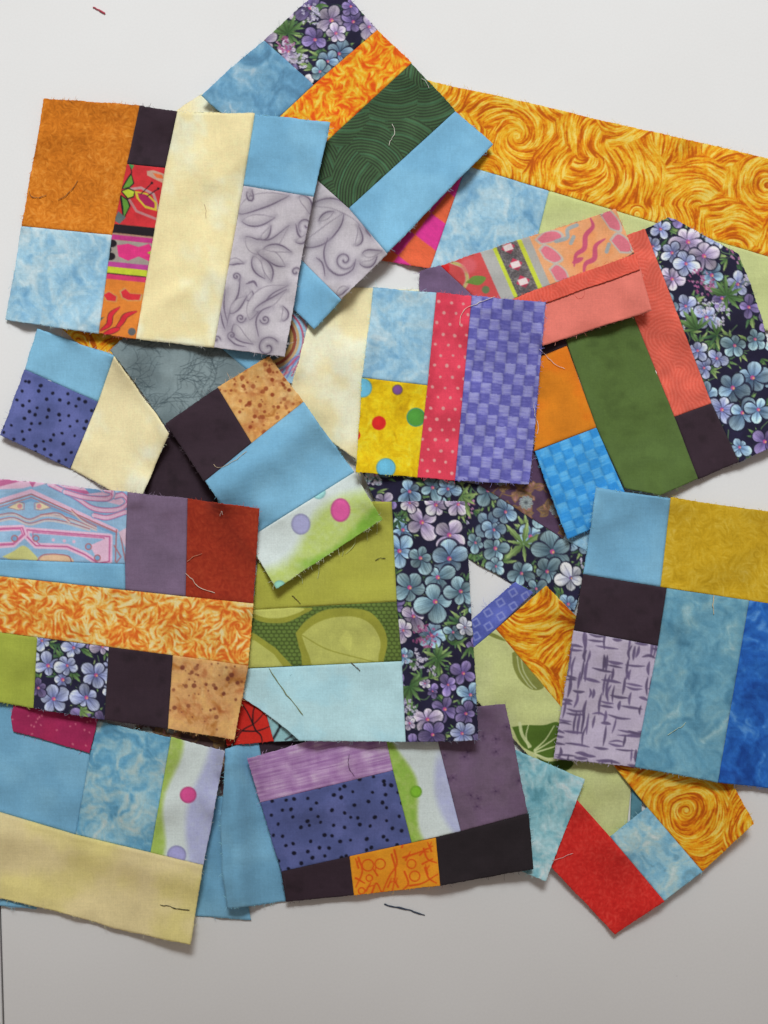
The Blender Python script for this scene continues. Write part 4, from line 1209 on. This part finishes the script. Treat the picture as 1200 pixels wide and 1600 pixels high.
make_block("large block with rust, red printed, cream and grey scroll strips, topmost at upper left", [
    P("rust_patch", "rusty orange scribble textured cotton", [(68, 154), (218, 165), (175, 367), (33, 353)], p_scribble, 1.3,
      stops=[(0, (172, 98, 20)), (.35, (200, 112, 24)), (.6, (218, 128, 34)), (1, (234, 156, 66))], size=22, L=4, grain=1.5, amp=.15),
    P("batik_patch", "pale mottled blue batik", [(33, 353), (175, 367), (154, 521), (8, 500)], p_batik, 2, stops=SKYB, size=36, bias=.06),
    P("plum_patch", "dark plum cotton", [(218, 165), (277, 175), (258, 262), (198, 256)], p_solid, 3, **PLUM),
    P("red_print_patch", "red cotton printed with leaves, bands and squiggles", [(198, 256), (258, 262), (212, 530), (154, 521)], p_redprint, 1.2, e={3: [(175, 367)]}),
    P("cream_strip", None, [(277, 175), (398, 178), (334, 543), (212, 530)], p_solid, 4, e={3: [(258, 262)], 1: [(380, 290)]}, ridge={1: 1.6, 3: .8}, col=(247, 230, 176), mott=.02, size=50, tint=(249, 241, 210), tamt=.9),
    P("sky_blue_patch", None, [(398, 178), (515, 192), (491, 307), (380, 290)], p_solid, 4, **SKY),
    P("scroll_print_patch", "grey cotton with shaded scrolls and leaves", [(380, 290), (489, 307), (445, 557), (334, 543)], p_scroll, 1.3, els=scA),
], lifts=[('seg', 372, 195, 324, 535, 2.6, 15), ('seg', 200, 170, 182, 300, 2.2, 17), ('pt', 185, 160, 4.0, 26), ('pt', 240, 168, 3.0, 28), ('seg', 515, 200, 445, 555, 3.5, 40), ('seg', 340, 545, 440, 556, 2.0, 40), ('pt', 8, 500, 2.0, 60)], wave=2.2, seed=9, fray=1.5)

flP = [(598, 785, 14, 'lilac'), (640, 768, 18, 'blue'), (676, 762, 18, 'teal'), (700, 764, 16, 'blue'), (766, 821, 20, 'blue'), (774, 857, 20, 'teal'), (772, 828, 14, 'blue'), (743, 848, 13, 'teal', 1.2), (863, 862, 24, 'teal'),
       (855, 893, 19, 'teal'), (892, 903, 19, 'white'), (815, 896, 17, 'teal'), (838, 920, 14, 'teal'), (888, 944, 16, 'blue'), (775, 885, 12, 'teal', .5), (790, 800, 16, 'blue')]
make_block("dark navy strip of blue flowers with brown floral plum, half hidden in the middle", [
    P("floral_strip", "navy cotton with dusty blue flowers and green leaves", [(560, 725), (920, 862), (895, 968), (590, 790)], p_floral, 1.25, e={0: [(748, 757), (880, 842)], 2: [(732, 872)]}, r=19,
      kinds=('blue', 'teal'), flowers=flP, fill=True, dens=.8, sprigs=[(818, 850, 34, -2.2, 6.0, 7, 2), (720, 775, 30, .2, 4.0, 6, 2), (590, 768, 18, .6, 2.4, 4, 2), (880, 880, 18, -.6, 1.5, 3, 0)], laces=[(586, 746, 15, 'w', 26)]),
    P("brown_floral_patch", "plum cotton with brown and gold foliage", [(748, 757), (840, 690), (888, 824), (880, 842)], p_brownfloral, 1.4),
    P("batik_patch", None, [(888, 824), (940, 800), (935, 870), (880, 842)], p_batik, 2, stops=SKYB, size=24, bias=.1),
], wave=1.5, seed=10)

flL = [(1075, 378, 23, 'lilac'), (1100, 400, 22, 'lilac'), (1050, 395, 17, 'peri'), (1032, 358, 16, 'peri'), (1050, 436, 19, 'lilac'), (1072, 412, 17, 'peri'), (1020, 385, 13, 'peri'), (1176, 590, 23, 'blue'), (1145, 606, 22, 'blue'),
       (1128, 640, 20, 'peri'), (1160, 645, 20, 'blue'), (1120, 560, 15, 'peri', .4), (1100, 575, 14, 'peri', 1.2), (1185, 640, 18, 'blue'), (1148, 540, 17, 'teal'), (1180, 530, 16, 'teal'), (1170, 480, 17, 'violet'), (1195, 690, 20, 'violet'), (1090, 548, 14, 'peri')]
make_block("angled block with dark floral, coral, forest green and orange strips at the right", [
    P("coral_strip", "coral cotton with faint arcs", [(940, 380), (1008, 357), (1112, 630), (1054, 651)], p_arcs, 1.4, e={3: [(990, 493)]}, size=40, period=5.5, cols=((220, 94, 76), (232, 110, 92))),
    P("floral_patch", "navy cotton with lilac and blue flowers", [(1008, 357), (1155, 397), (1225, 690), (1155, 722)], p_floral, 1.25, e={0: [(1044, 339), (1056, 343)], 1: [(1192, 500), (1206, 560)], 3: [(1112, 630)]},
      r=19, kinds=('blue', 'peri', 'violet'), flowers=flL, dens=.75, sprigs=[(1135, 462, 30, -.4, 5.6, 9, 0), (1090, 515, 30, -2.0, 3.0, 6, 0), (1085, 370, 24, .4, 2, 4, 1), (1190, 560, 18, 1, 2, 3, 0)],
      laces=[(1098, 440, 22, 'p', 44), (1120, 490, 20, 'w', 34), (1165, 440, 10, 'w', 12), (1098, 480, 13, 'w', 14)]),
    P("forest_green_strip", "hand dyed forest green cotton", [(884, 530), (990, 493), (1091, 748), (976, 762)], p_solid, 2.4, e={1: [(1054, 651)], 2: [(1032, 774)], 3: [(932, 668)]}, col=(92, 116, 58), mott=.22, size=32, tint=(78, 98, 52), tamt=.7),
    P("orange_patch", "hand dyed orange cotton", [(844, 557), (886, 540), (932, 668), (834, 705)], p_solid, 3, col=(232, 138, 32), mott=.10, size=40, tint=(216, 112, 24), tamt=.7),
    P("plum_patch", None, [(835, 530), (884, 525), (886, 540), (844, 557)], p_solid, 3, **PLUM),
    P("blue_weave_patch", "bright blue cotton printed as a basket weave", [(836, 705), (932, 668), (990, 800), (886, 842)], p_check, 1.3, ox=841, oy=704, deg=-22, su=34, sv=15, light=(98, 180, 232), dark=(50, 144, 216), mid=(66, 158, 224)),
    P("dark_plum_patch", "dark plum cotton", [(1054, 651), (1112, 630), (1155, 722), (1091, 748)], p_solid, 3, **PLUM),
], lifts=[('seg', 1030, 778, 1160, 722, 4.0, 34), ('pt', 1150, 400, 6, 50), ('pt', 1045, 345, 3, 40), ('pt', 1195, 700, 5, 60)], wave=2, seed=11)

make_block("upside down strip of bright striped print seamed to coral, above the polka dot block", [
    P("mauve_patch", "mauve cotton end", [(655, 424), (688, 415), (765, 486), (655, 472)], p_solid, 2.4, col=(118, 96, 128), mott=.12, size=20),
    P("striped_print_strip", "pale red, grey, lime and peach striped print", [(688, 415), (962, 326), (992, 398), (765, 486)], p_stripeprint, 1.2),
    P("coral_lip", "folded coral seam allowance with fine texture", [(786, 473), (994, 395), (1000, 421), (830, 481)], p_arcs, 1.5, z=0.0022, size=30, period=5, cols=((220, 88, 70), (230, 104, 86))),
    P("coral_patch", "plain coral wrong side of the cloth", [(822, 476), (1000, 416), (1018, 485), (848, 540)], p_solid, 3, z=0.0009, col=(228, 124, 110), mott=.03, size=60),
], lifts=[('pt', 1000, 420, 3, 60), ('pt', 962, 326, 3, 40), ('seg', 850, 535, 1010, 488, 1.5, 30)], wave=1.5, seed=12, fray=2.0)

make_block("square block with yellow polka dot, red spotted and purple basket weave print in the middle", [
    P("batik_patch", "mottled pale blue batik", [(583, 450), (682, 458), (668, 602), (565, 590)], p_batik, 2, stops=SKYB, size=40, bias=.02),
    P("polka_dot_patch", "yellow cotton with large coloured dots", [(565, 590), (668, 602), (652, 746), (555, 738)], p_bigdots, 1.3,
      dots=[(592, 661, 11, (222, 44, 40), None), (621, 609, 7, (130, 84, 150), (110, 90, 60)), (650, 652, 13.5, (84, 158, 62), (60, 150, 140)), (603, 731, 14, (112, 192, 224), (90, 160, 150)), (566, 606, 14, (112, 192, 224), (90, 160, 150)), (555, 680, 8, (222, 44, 40), None)]),
    P("spotted_strip", "red cotton with small pale spots", [(682, 458), (737, 463), (711, 751), (652, 746)], p_dots, 1.25, e={3: [(668, 602)]}, base=(222, 66, 88), dot=(226, 160, 156), sp=19, r=2.5, jit=.12, deg=4, mott=.08),
    P("basket_weave_patch", "purple cotton printed as a basket weave", [(737, 463), (853, 473), (827, 757), (711, 751)], p_check, 1.25, ox=737, oy=463, deg=4.5, su=33, sv=16.6, light=(160, 160, 214), dark=(96, 95, 174), mid=(122, 120, 194)),
], lifts=[('seg', 706, 470, 680, 740, 1.6, 11), ('seg', 668, 470, 655, 600, 1.3, 12), ('seg', 853, 475, 828, 755, 3.0, 40), ('pt', 583, 452, 1.5, 40), ('seg', 560, 742, 700, 752, 1.5, 30)], wave=1.5, seed=13, fray=1.6)

make_block("block of brown floral and sky blue mostly under the blue batik and dotted block", [
    P("brown_floral_patch", "brown and grey floral cotton", [(215, 1115), (372, 1140), (352, 1245), (200, 1230)], p_brownfloral, 1.4, base=(96, 74, 74)),
    P("sky_blue_patch", None, [(205, 1231), (352, 1245), (392, 1438), (255, 1428)], p_solid, 4, **SKY)], seed=14)

make_block("sky blue and black block with a rolled edge, under the lilac striped block", [
    P("sky_blue_strip", None, [(352, 1170), (403, 1152), (447, 1408), (355, 1420)], p_solid, 3, e={3: [(347, 1360), (345, 1290)]}, **SKY),
    P("black_patch", None, [(403, 1152), (480, 1130), (500, 1390), (447, 1408)], p_solid, 4, col=(58, 44, 54), mott=.1, size=30)],
    lifts=[('seg', 368, 1180, 374, 1400, 10.0, 22)], wave=1, seed=15)

make_block("piece of red leaf print with black veins under the tan spotted corner", [
    P("red_leaf_patch", "red cotton with black veins", [(320, 1060), (400, 1060), (428, 1159), (355, 1165)], p_redleaf, 1.3),
    P("aqua_patch", None, [(400, 1060), (450, 1060), (478, 1158), (428, 1159)], p_aquabits, 1.5)], seed=16)

make_block("sky blue sliver under the yellowed cream strip at the table gap", [
    P("sky_blue_patch", None, [(-30, 1380), (60, 1385), (57, 1421), (-30, 1413)], p_solid, 4, **SKY)], seed=17)

def wf_x(cv):
    u, v = frame(cv, 250, 1240, 10)
    g = 1 - sstep(9, 20, u + 8 * np.sin(v / 26.0 + 1.2)); l = sstep(48, 62, u + 9 * np.sin(v / 33.0 + 1))
    return g, l * .85, g * .3
make_block("block of sky blue, misty batik and watercolour print with a wide cream strip", [
    P("sky_blue_patch", None, [(-30, 1090), (150, 1126), (118, 1304), (-30, 1260)], p_solid, 4, **SKY),
    P("crimson_strip", "rolled crimson strip with pale flecks", [(22, 1098), (155, 1118), (140, 1177), (20, 1143)], p_crimson, 1.4, e={3: [(17, 1120)]}, z=0.0016),
    P("batik_patch", "misty blue and green batik", [(150, 1126), (267, 1152), (235, 1332), (118, 1304)], p_batik, 2, stops=[(0, (88, 142, 172)), (.3, (106, 170, 204)), (.55, (148, 196, 214)), (.8, (182, 210, 212)), (1, (206, 216, 214))], size=40, contrast=1.15),
    P("watercolour_patch", "white cotton washed with green and lilac", [(267, 1152), (352, 1173), (318, 1352), (235, 1332)], p_water, 1.5, field=wf_x, dots=[(294, 1242, 13, (216, 84, 148), 1), (276, 1336, 15, (166, 164, 214), 1)]),
    P("cream_strip", "unevenly dyed yellow cream cotton", [(-30, 1260), (318, 1352), (297, 1477), (-30, 1398)], p_solid, 3, e={0: [(118, 1304), (235, 1332)], 2: [(175, 1449), (91, 1425)]}, ridge={0: 1.5}, col=(242, 224, 168), mott=.05, size=70, tint=(232, 218, 142), tamt=.9),
], lifts=[('seg', -20, 1290, 310, 1378, 4.0, 26), ('seg', 60, 1420, 300, 1475, 3.0, 34), ('pt', 300, 1475, 6, 60), ('seg', 352, 1180, 318, 1350, 4.0, 40), ('seg', 150, 1130, 122, 1300, 2.0, 16)], wave=2.5, seed=18)

make_block("block of golden swirl, pale lime leaf and indigo squares print under the twig print block", [
    P("indigo_strip", "indigo cotton with pale square outlines", [(690, 1010), (804, 909), (834, 926), (700, 1045)], p_indigosq, 1.3, e={2: [(775, 983)]}),
    P("swirl_print_patch", "golden orange brushstroke swirl cotton", [(775, 983), (853, 915), (950, 1010), (890, 1120)], p_swirl, 1.3, size=110, centres=[(810, 955), (850, 1090)], spin=.5),
    P("lime_leaf_patch", "pale lime cotton with olive leaves", [(700, 1045), (775, 983), (988, 1213), (975, 1340)], p_limeleaf, 1.5, e={1: [(890, 1120)]}),
    P("teal_patch", None, [(988, 1213), (1002, 1200), (1004, 1290), (984, 1300)], p_solid, 3, col=(90, 140, 156), mott=.1, size=20),
], lifts=[('pt', 790, 1060, 3, 50)], wave=2, seed=19)

make_block("block of plain red, blue batik and golden swirl with lifted corners at lower right", [
    P("red_strip", "bright red mottled cotton", [(902, 1250), (1038, 1408), (961, 1460), (858, 1352)], p_scribble, 1.5, e={0: [(953, 1307)]}, stops=[(0, (206, 36, 34)), (.5, (226, 48, 42)), (1, (240, 76, 66))], size=26, L=3, grain=2, amp=.16),
    P("batik_patch", "blue grey batik", [(953, 1307), (1012, 1262), (1098, 1362), (1038, 1408)], p_batik, 2, stops=[(0, (120, 160, 176)), (.3, (128, 186, 214)), (.55, (160, 206, 222)), (.8, (186, 214, 214)), (1, (220, 230, 230))], size=34, contrast=1.15),
    P("swirl_print_patch", "golden orange brushstroke swirl cotton", [(950, 1185), (1140, 1215), (1178, 1287), (1098, 1362)], p_swirl, 1.3, e={3: [(1012, 1262)]}, size=140, centres=[(1073, 1270)], spin=.12, L=18, offs=0.15),
], lifts=[('pt', 1178, 1290, 9, 50), ('seg', 1130, 1330, 1000, 1435, 5.0, 36), ('pt', 1100, 1362, 3, 40)], wave=1.5, seed=20)

make_block("teal batik corner jutting out under the black and plum block", [
    P("teal_batik_patch", None, [(790, 1165), (914, 1218), (852, 1378), (760, 1340)], p_batik, 2, stops=[(0, (90, 150, 164)), (.3, (118, 180, 196)), (.55, (150, 204, 214)), (.8, (184, 220, 226)), (1, (216, 232, 234))], size=40)],
    lifts=[('pt', 910, 1220, 3, 50), ('pt', 850, 1375, 3, 40)], seed=21)

def wf_u(cv):
    u, v = frame(cv, 618, 1160, 73)
    g = 1 - sstep(-1, 9, -v + 9 * np.sin(u / 24.0 + 2.0)); l = sstep(44, 58, -v + 16 * np.sin(u / 42.0 + 5.2)) * sstep(20, 60, u)
    return g, l * .8, g * .6
make_block("block of lilac stripe, navy dotted, watercolour and plum cotton at the bottom of the pile", [
    P("lilac_stripe_strip", "lilac cotton with fine woven stripes", [(386, 1185), (598, 1125), (614, 1204), (407, 1254)], p_lilacstripe, 1.3, ox=386, oy=1185, deg=-13),
    P("dotted_patch", "periwinkle cotton with scattered navy dots", [(407, 1254), (614, 1204), (643, 1317), (440, 1362)], p_dots, 1.3, base=(90, 100, 156), sp=20, r=2.8, deg=-13),
    P("watercolour_patch", "white cotton washed with green and lilac", [(593, 1115), (672, 1110), (720, 1299), (643, 1317)], p_water, 1.5, e={3: [(614, 1204)]}, field=wf_u, dots=[(650, 1237, 9.5, (132, 190, 54), 1)]),
    P("plum_motif_patch", "mauve cotton with faint dark flowers", [(672, 1110), (790, 1100), (825, 1271), (720, 1299)], p_plummotif, 1.5),
    P("plum_patch", "dark plum cotton", [(440, 1362), (546, 1338), (553, 1399), (447, 1409)], p_solid, 3, **PLUM),
    P("circle_print_patch", "orange cotton with red rings and branches", [(546, 1338), (681, 1309), (688, 1384), (553, 1399)], p_orangecircles, 1.25, e={0: [(643, 1317)]}),
    P("black_patch", "near black cotton", [(681, 1309), (827, 1271), (833, 1358), (688, 1384)], p_solid, 3, e={0: [(720, 1299)]}, col=(44, 37, 41), mott=.12, size=26),
], lifts=[('seg', 560, 1400, 833, 1360, 4.0, 34), ('pt', 800, 1110, 3, 50), ('seg', 386, 1190, 445, 1405, 2.0, 30), ('pt', 690, 1390, 3, 40)], wave=1.8, seed=22)

flO = [(659, 816, 24, 'lilac'), (702, 836, 23, 'lilac'), (681, 789, 20, 'lilac'), (716, 788, 17, 'lilac'), (640, 786, 12, 'lilac'), (646, 963, 19, 'lilac'), (695, 1108, 20, 'violet'), (668, 1124, 19, 'lilac'), (724, 1052, 18, 'violet', 1.3), (700, 1070, 13, 'violet', 1.5),
       (624, 861, 22, 'blue'), (702, 873, 24, 'blue'), (684, 902, 22, 'teal'), (657, 872, 19, 'teal'), (680, 940, 25, 'teal'), (640, 918, 22, 'teal'), (720, 924, 20, 'teal'), (708, 988, 13, 'teal', .5), (726, 980, 13, 'white', 1.), (630, 985, 14, 'lilac', 1.4),
       (728, 1115, 17, 'violet'), (676, 1148, 18, 'violet'), (722, 1146, 17, 'peri'), (676, 1080, 9, 'violet'), (664, 1068, 8, 'lilac'), (640, 1130, 10, 'lilac')]
make_block("large block with olive, leaf print and aqua rows beside a tall dark floral column", [
    P("olive_patch", "plain olive cotton", [(410, 790), (612, 783), (620, 940), (395, 953)], p_solid, 4, col=(184, 184, 78), mott=.05, size=60, tint=(174, 174, 68), tamt=.5),
    P("leaf_print_patch", "olive and green cotton with large heart shaped leaves", [(395, 953), (620, 940), (628, 1033), (385, 1044)], p_leafheart, 1.3),
    P("aqua_patch", "pale aqua cotton", [(360, 1046), (628, 1033), (634, 1160), (468, 1157)], p_solid, 3, e={3: [(433, 1128), (377, 1090)]}, col=(194, 232, 238), mott=.03, size=40, tint=(178, 224, 236), tamt=.7),
    P("floral_column", "navy cotton with lilac and blue flowers", [(612, 783), (727, 783), (748, 1157), (634, 1159)], p_floral, 1.2, e={3: [(628, 1033), (620, 940)]}, r=17, kinds=('violet', 'blue'), flowers=flO, fill=True, dens=.7,
      sprigs=[(684, 1030, 24, .4, 5.0, 8, 0), (640, 1072, 30, .9, 4.4, 7, 0), (706, 1008, 28, -1.2, 2.2, 5, 0), (622, 812, 18, 0, 5, 6, 1), (735, 1010, 22, 1.5, 2, 4, 0), (655, 900, 18, .3, 1.4, 3, 1)],
      laces=[(664, 994, 19, 'p', 38), (650, 1030, 17, 'w', 30), (640, 1108, 14, 'w', 22), (676, 1048, 8, 'w', 8)]),
], lifts=[('seg', 735, 800, 750, 1150, 3.5, 30), ('seg', 470, 1160, 745, 1158, 2.5, 30), ('seg', 690, 800, 700, 1140, 1.0, 30)], wave=1.8, seed=23)

def wf_f(cv):
    u, v = frame(cv, 385, 843, -32)
    g = sstep(-6, 22, v - 48 + 26 * sstep(10, 120, u) - 10 * np.sin(u / 30.0)); g2 = sstep(8, 24, v - 58 + 10 * np.sin(u / 32.0 + 1.5)) * sstep(35, 70, u)
    return g * .9, 0 * u, g2
make_block("tilted block of plum, tan spotted, sky blue and watercolour dotted cotton left of the middle", [
    P("plum_patch", "dark plum cotton", [(258, 662), (340, 605), (393, 692), (320, 752)], p_solid, 3, **PLUM),
    P("tan_spotted_patch", "tan cotton with rusty spatters", [(340, 605), (420, 556), (474, 628), (393, 692)], p_splatter, 1.3, n=80, clumps=[(418, 582), (400, 615), (432, 597), (403, 640), (412, 655), (360, 612), (392, 668), (450, 626), (380, 600)]),
    P("sky_blue_strip", None, [(320, 752), (474, 628), (553, 738), (385, 843)], p_solid, 3, e={0: [(393, 692)]}, **SKY),
    P("watercolour_patch", "white cotton washed with green, with round dots", [(385, 843), (553, 738), (597, 812), (432, 920)], p_water, 1.5, field=wf_f, fray=1.3,
      dots=[(532, 797, 15.5, (216, 92, 156), 1.2), (470, 819, 15, (168, 168, 208), 1.1), (498, 769, 11, (160, 216, 214), 1), (437, 914, 9, (150, 210, 190), .8)]),
], lifts=[('seg', 350, 762, 500, 655, 10.5, 38), ('pt', 420, 556, 1.5, 30), ('seg', 440, 915, 597, 815, 2.5, 26), ('pt', 262, 662, 2, 40)], wave=1.5, seed=24, fray=1.3)

flY = [(75, 1040, 19, 'peri'), (98, 1062, 19, 'peri'), (115, 1012, 16, 'peri'), (150, 1055, 20, 'peri'), (84, 1092, 20, 'peri'), (135, 1090, 20, 'peri'), (160, 1010, 15, 'lilac'), (105, 1040, 15, 'peri'), (60, 1075, 14, 'violet')]
make_block("large block with pink paisley, brick red, pale flame strip and four patches below", [
    P("paisley_patch", "blue and pink curling paisley print", [(-30, 745), (199, 769), (195, 881), (-30, 873)], p_paisley, 1.2),
    P("sky_blue_strip", None, [(-30, 873), (195, 881), (196, 922), (-30, 897)], p_solid, 4, **SKY),
    P("mauve_patch", "greyed mauve cotton", [(199, 769), (293, 779), (290, 932), (196, 922)], p_solid, 2.4, e={3: [(195, 881)]}, col=(128, 108, 134), mott=.12, size=40, tint=(114, 94, 118), tamt=.5),
    P("brick_red_patch", "brick red cotton", [(293, 779), (405, 795), (396, 943), (290, 932)], p_scribble, 1.5, stops=[(0, (142, 40, 24)), (.5, (162, 52, 30)), (1, (180, 68, 40))], size=24, L=3, grain=2, amp=.14),
    P("flame_print_strip", "pale orange flame print", [(-30, 897), (396, 943), (388, 1040), (-30, 984)], p_flame, 1.3, e={0: [(196, 922), (290, 932)]}, pale=True),
    P("olive_patch", "olive green cotton", [(-30, 984), (58, 996), (52, 1107), (-30, 1092)], p_solid, 3, col=(168, 180, 72), mott=.06, size=40),
    P("floral_patch", "navy cotton with periwinkle flowers", [(58, 996), (170, 1011), (163, 1125), (52, 1107)], p_floral, 1.2, r=17, kinds=('peri', 'violet'), flowers=flY, fill=True, dens=.8, sprigs=[(125, 1110, 20, .2, 3, 5, 2), (90, 1005, 16, 1.2, 2, 3, 1), (130, 1035, 16, 1, 2, 3, 2)]),
    P("plum_patch", "dark plum cotton", [(170, 1011), (270, 1023), (262, 1139), (163, 1125)], p_solid, 3, **PLUM),
    P("tan_spotted_patch", "tan cotton with brown blotches", [(270, 1023), (388, 1040), (366, 1156), (262, 1139)], p_splatter, 1.4, base=(222, 170, 112), spot=(126, 66, 46), n=60, clumps=[(318, 1050), (300, 1035), (330, 1075), (305, 1095), (345, 1110), (360, 1050), (320, 1120), (375, 1075), (285, 1110)]),
], lifts=[('seg', 405, 800, 370, 1150, 3.5, 40), ('seg', 0, 752, 280, 778, 2.0, 30), ('seg', 60, 1110, 360, 1155, 2.0, 30)], wave=2, seed=25, fray=1.2)

make_block("block with mustard, lavender twig print, teal batik and royal blue at the right edge", [
    P("sky_blue_patch", None, [(932, 763), (1048, 778), (1032, 917), (912, 897)], p_solid, 4, **SKY),
    P("mustard_patch", "mustard cotton with fine scratched arcs", [(1048, 778), (1225, 802), (1212, 945), (1032, 917)], p_scribble, 1.4, stops=[(0, (184, 146, 20)), (.4, (206, 166, 32)), (.7, (216, 180, 52)), (1, (226, 196, 92))], size=40, L=8, grain=2.0, amp=.14, amp2=.4),
    P("plum_patch", "dark plum cotton", [(912, 897), (1042, 919), (1028, 1009), (897, 985)], p_solid, 3, e={0: [(1032, 917)]}, **PLUM),
    P("twig_print_patch", "lavender cotton with crossed purple twigs", [(897, 985), (1028, 1009), (992, 1198), (866, 1185)], p_twigs, 1.25, ox=897, oy=985, deg=9),
    P("batik_patch", "teal and sky batik", [(1042, 919), (1171, 938), (1122, 1222), (992, 1198)], p_batik, 2, e={3: [(1028, 1009)]}, stops=TEALB, size=50, ridge={3: 1.4, 1: 1.0}),
    P("royal_blue_strip", "royal blue batik", [(1171, 938), (1225, 946), (1225, 1234), (1122, 1222)], p_batik, 2, stops=[(0, (24, 70, 150)), (.4, (36, 96, 182)), (.7, (48, 114, 200)), (1, (90, 150, 220))], size=40, contrast=1.5),
], lifts=[('seg', 1058, 935, 1016, 1195, 2.4, 15), ('seg', 1155, 950, 1112, 1210, 1.8, 15), ('seg', 1030, 790, 1014, 900, 1.8, 18), ('seg', 930, 770, 870, 1180, 2.5, 36), ('seg', 940, 764, 1200, 800, 2.0, 30), ('seg', 880, 1190, 1200, 1232, 3.0, 34)], wave=2, seed=26)

# ------------------------------------------------------------------ loose threads lying about
def thread(label, pts, col, rad=0.00016, lift=0.0, wob=0.4, seed=0):
    q = curve(pts, 8)
    rr = np.random.RandomState(seed + 40)
    a = np.arange(len(q)) * 0.35
    q = q + wob * np.stack([vnoise(a, a * 0, 50 + seed) - .5, vnoise(a, a * 0 + 9, 50 + seed) - .5], -1) * 2
    z = np.full(len(q), 0.003)
    for k in range(5):
        x, y = unproject(q[:, 0], q[:, 1], z)
        z = cubic_sample(HGT, x, y)
    z = np.maximum(z, np.convolve(np.pad(z, 2, 'edge'), np.ones(5) / 5, 'valid'))
    z = z + rad * 1.1 + 0.001 * lift * np.sin(np.linspace(0, math.pi, len(q))) ** 2
    x, y = unproject(q[:, 0], q[:, 1], z)
    p = np.stack([x, y, z], -1)
    c0 = np.array([p[:, 0].mean(), p[:, 1].mean(), p[:, 2].min()])
    pr = p - c0
    V, F, K = tube([pr], [rad], [lin(C(*col))], 6)
    V = V.reshape(6, len(q), 3); vr = 0.65 + 0.8 * vnoise(np.arange(len(q)) * 0.45, np.zeros(len(q)) + seed, 91)
    V = (pr[None] + (V - pr[None]) * vr[None, :, None]).reshape(-1, 3)
    me = new_mesh("loose_thread", V, F, None, thread_material("thread_cotton", col))
    o = bpy.data.objects.new("loose_thread", me); COL.objects.link(o)
    o.location = c0
    o["label"] = label; o["category"] = "thread"; o["group"] = "loose threads on the pile and table"

T_ = [
    ("short red thread on the bare table above the rust patch", [(145, 11), (154, 15), (164, 21)], (190, 72, 92), .0006),
    ("navy thread lying on the table below the orange ring print", [(600, 1413), (622, 1418), (645, 1424), (664, 1430)], (60, 72, 92), .00048),
    ("dark hooked thread near the outer edge of the rust patch", [(45, 298), (50, 307), (60, 309), (72, 304)], (112, 88, 72), .00019),
    ("dark curved thread in the middle of the rust patch", [(90, 313), (102, 306), (114, 294), (122, 282)], (124, 94, 62), .00019),
    ("fine brown thread on the cream strip", [(319, 318), (322, 328), (321, 341)], (196, 160, 132), .00011),
    ("short white thread on the dark green arc print", [(613, 194), (617, 208), (612, 216), (608, 227)], (220, 216, 204), .00020),
    ("white thread by the tip of the green arc print strip", [(658, 122), (666, 128), (670, 138)], (214, 212, 204), .00018),
    ("long pale thread curling over the top of the red spotted strip", [(719, 508), (720, 494), (728, 482), (742, 476), (756, 470), (774, 464)], (236, 224, 206), .00020),
    ("pale thread hanging off the purple weave onto the orange patch", [(843, 545), (856, 558), (868, 570), (882, 576)], (230, 214, 206), .00018),
    ("pale thread along the edge of the purple weave", [(834, 628), (836, 648), (841, 664), (840, 678)], (226, 214, 214), .00018),
    ("coral thread looped on the plain coral patch", [(897, 452), (900, 464), (908, 467), (914, 460), (912, 450)], (206, 84, 70), .00018),
    ("long olive thread across the pale aqua patch", [(420, 1044), (434, 1066), (452, 1090), (474, 1118)], (140, 146, 100), .00026),
    ("short dark thread at the top of the pale aqua patch", [(549, 1035), (556, 1042), (563, 1048)], (96, 84, 70), .00024),
    ("tiny dark thread on the olive patch near the floral column", [(586, 875), (594, 872), (603, 873)], (84, 84, 52), .00022),
    ("dark thread on the olive patch above the leaf print", [(456, 930), (463, 936), (470, 943)], (104, 92, 50), .00022),
    ("cream thread curled at the tip of the plum patch", [(334, 726), (342, 731), (352, 727), (372, 716), (386, 704)], (206, 184, 150), .00016),
    ("long white thread trailing on the brick red patch", [(290, 896), (300, 905), (312, 918), (336, 927)], (232, 210, 190), .00020),
    ("fine tan thread above the long white thread on brick red", [(292, 878), (302, 870), (316, 865)], (196, 140, 110), .00016),
    ("tiny white thread high on the brick red patch", [(344, 806), (346, 799), (348, 804)], (226, 210, 200), .00018),
    ("dark green thread on the yellowed cream strip", [(250, 1414), (264, 1416), (278, 1420), (296, 1422)], (66, 72, 56), .00024),
    ("dark thread standing on the lilac stripe patch", [(545, 1178), (544, 1194), (549, 1206), (554, 1212)], (96, 64, 104), .00018),
    ("pale thread hanging from the mustard seam over teal batik", [(1116, 930), (1114, 944), (1115, 960)], (220, 204, 170), .00026),
    ("short pale green thread low on the teal batik strip", [(1044, 1148), (1056, 1140), (1066, 1135), (1072, 1129)], (200, 214, 180), .00018),
    ("fine white thread across the top of the red strip", [(862, 1345), (878, 1340), (896, 1333)], (236, 190, 184), .00016),
]
for i, (lb, pts, col, rad) in enumerate(T_):
    thread(lb, pts, col, rad * 0.95, 0.08, .7, i)
# trailing yarn pulled from the cut edge of the watercolour patch
for i, (x, y, dx, dy, lb) in enumerate([(498, 878, -2, 26, "pale fibre hanging straight from the middle of the watercolour patch's cut edge"), (535, 855, 0, 14, "short pale fibre just before the longest slanting one on the watercolour edge"),
        (556, 841, -16, 24, "longest slanting pale fibre hanging off the watercolour patch onto olive"), (572, 830, 2, 14, "second pale fibre from the outer corner of the watercolour patch"),
        (588, 818, 1, 16, "pale fibre nearest the outer corner of the watercolour patch"), (470, 898, 3, 14, "pale fibre nearest the lower tip of the watercolour patch")]):
    thread(lb, [(x, y - 3), (x + dx * .3 + 1, y + dy * .5), (x + dx, y + dy)], (206, 214, 150), .00016, .5, .5, 60 + i)
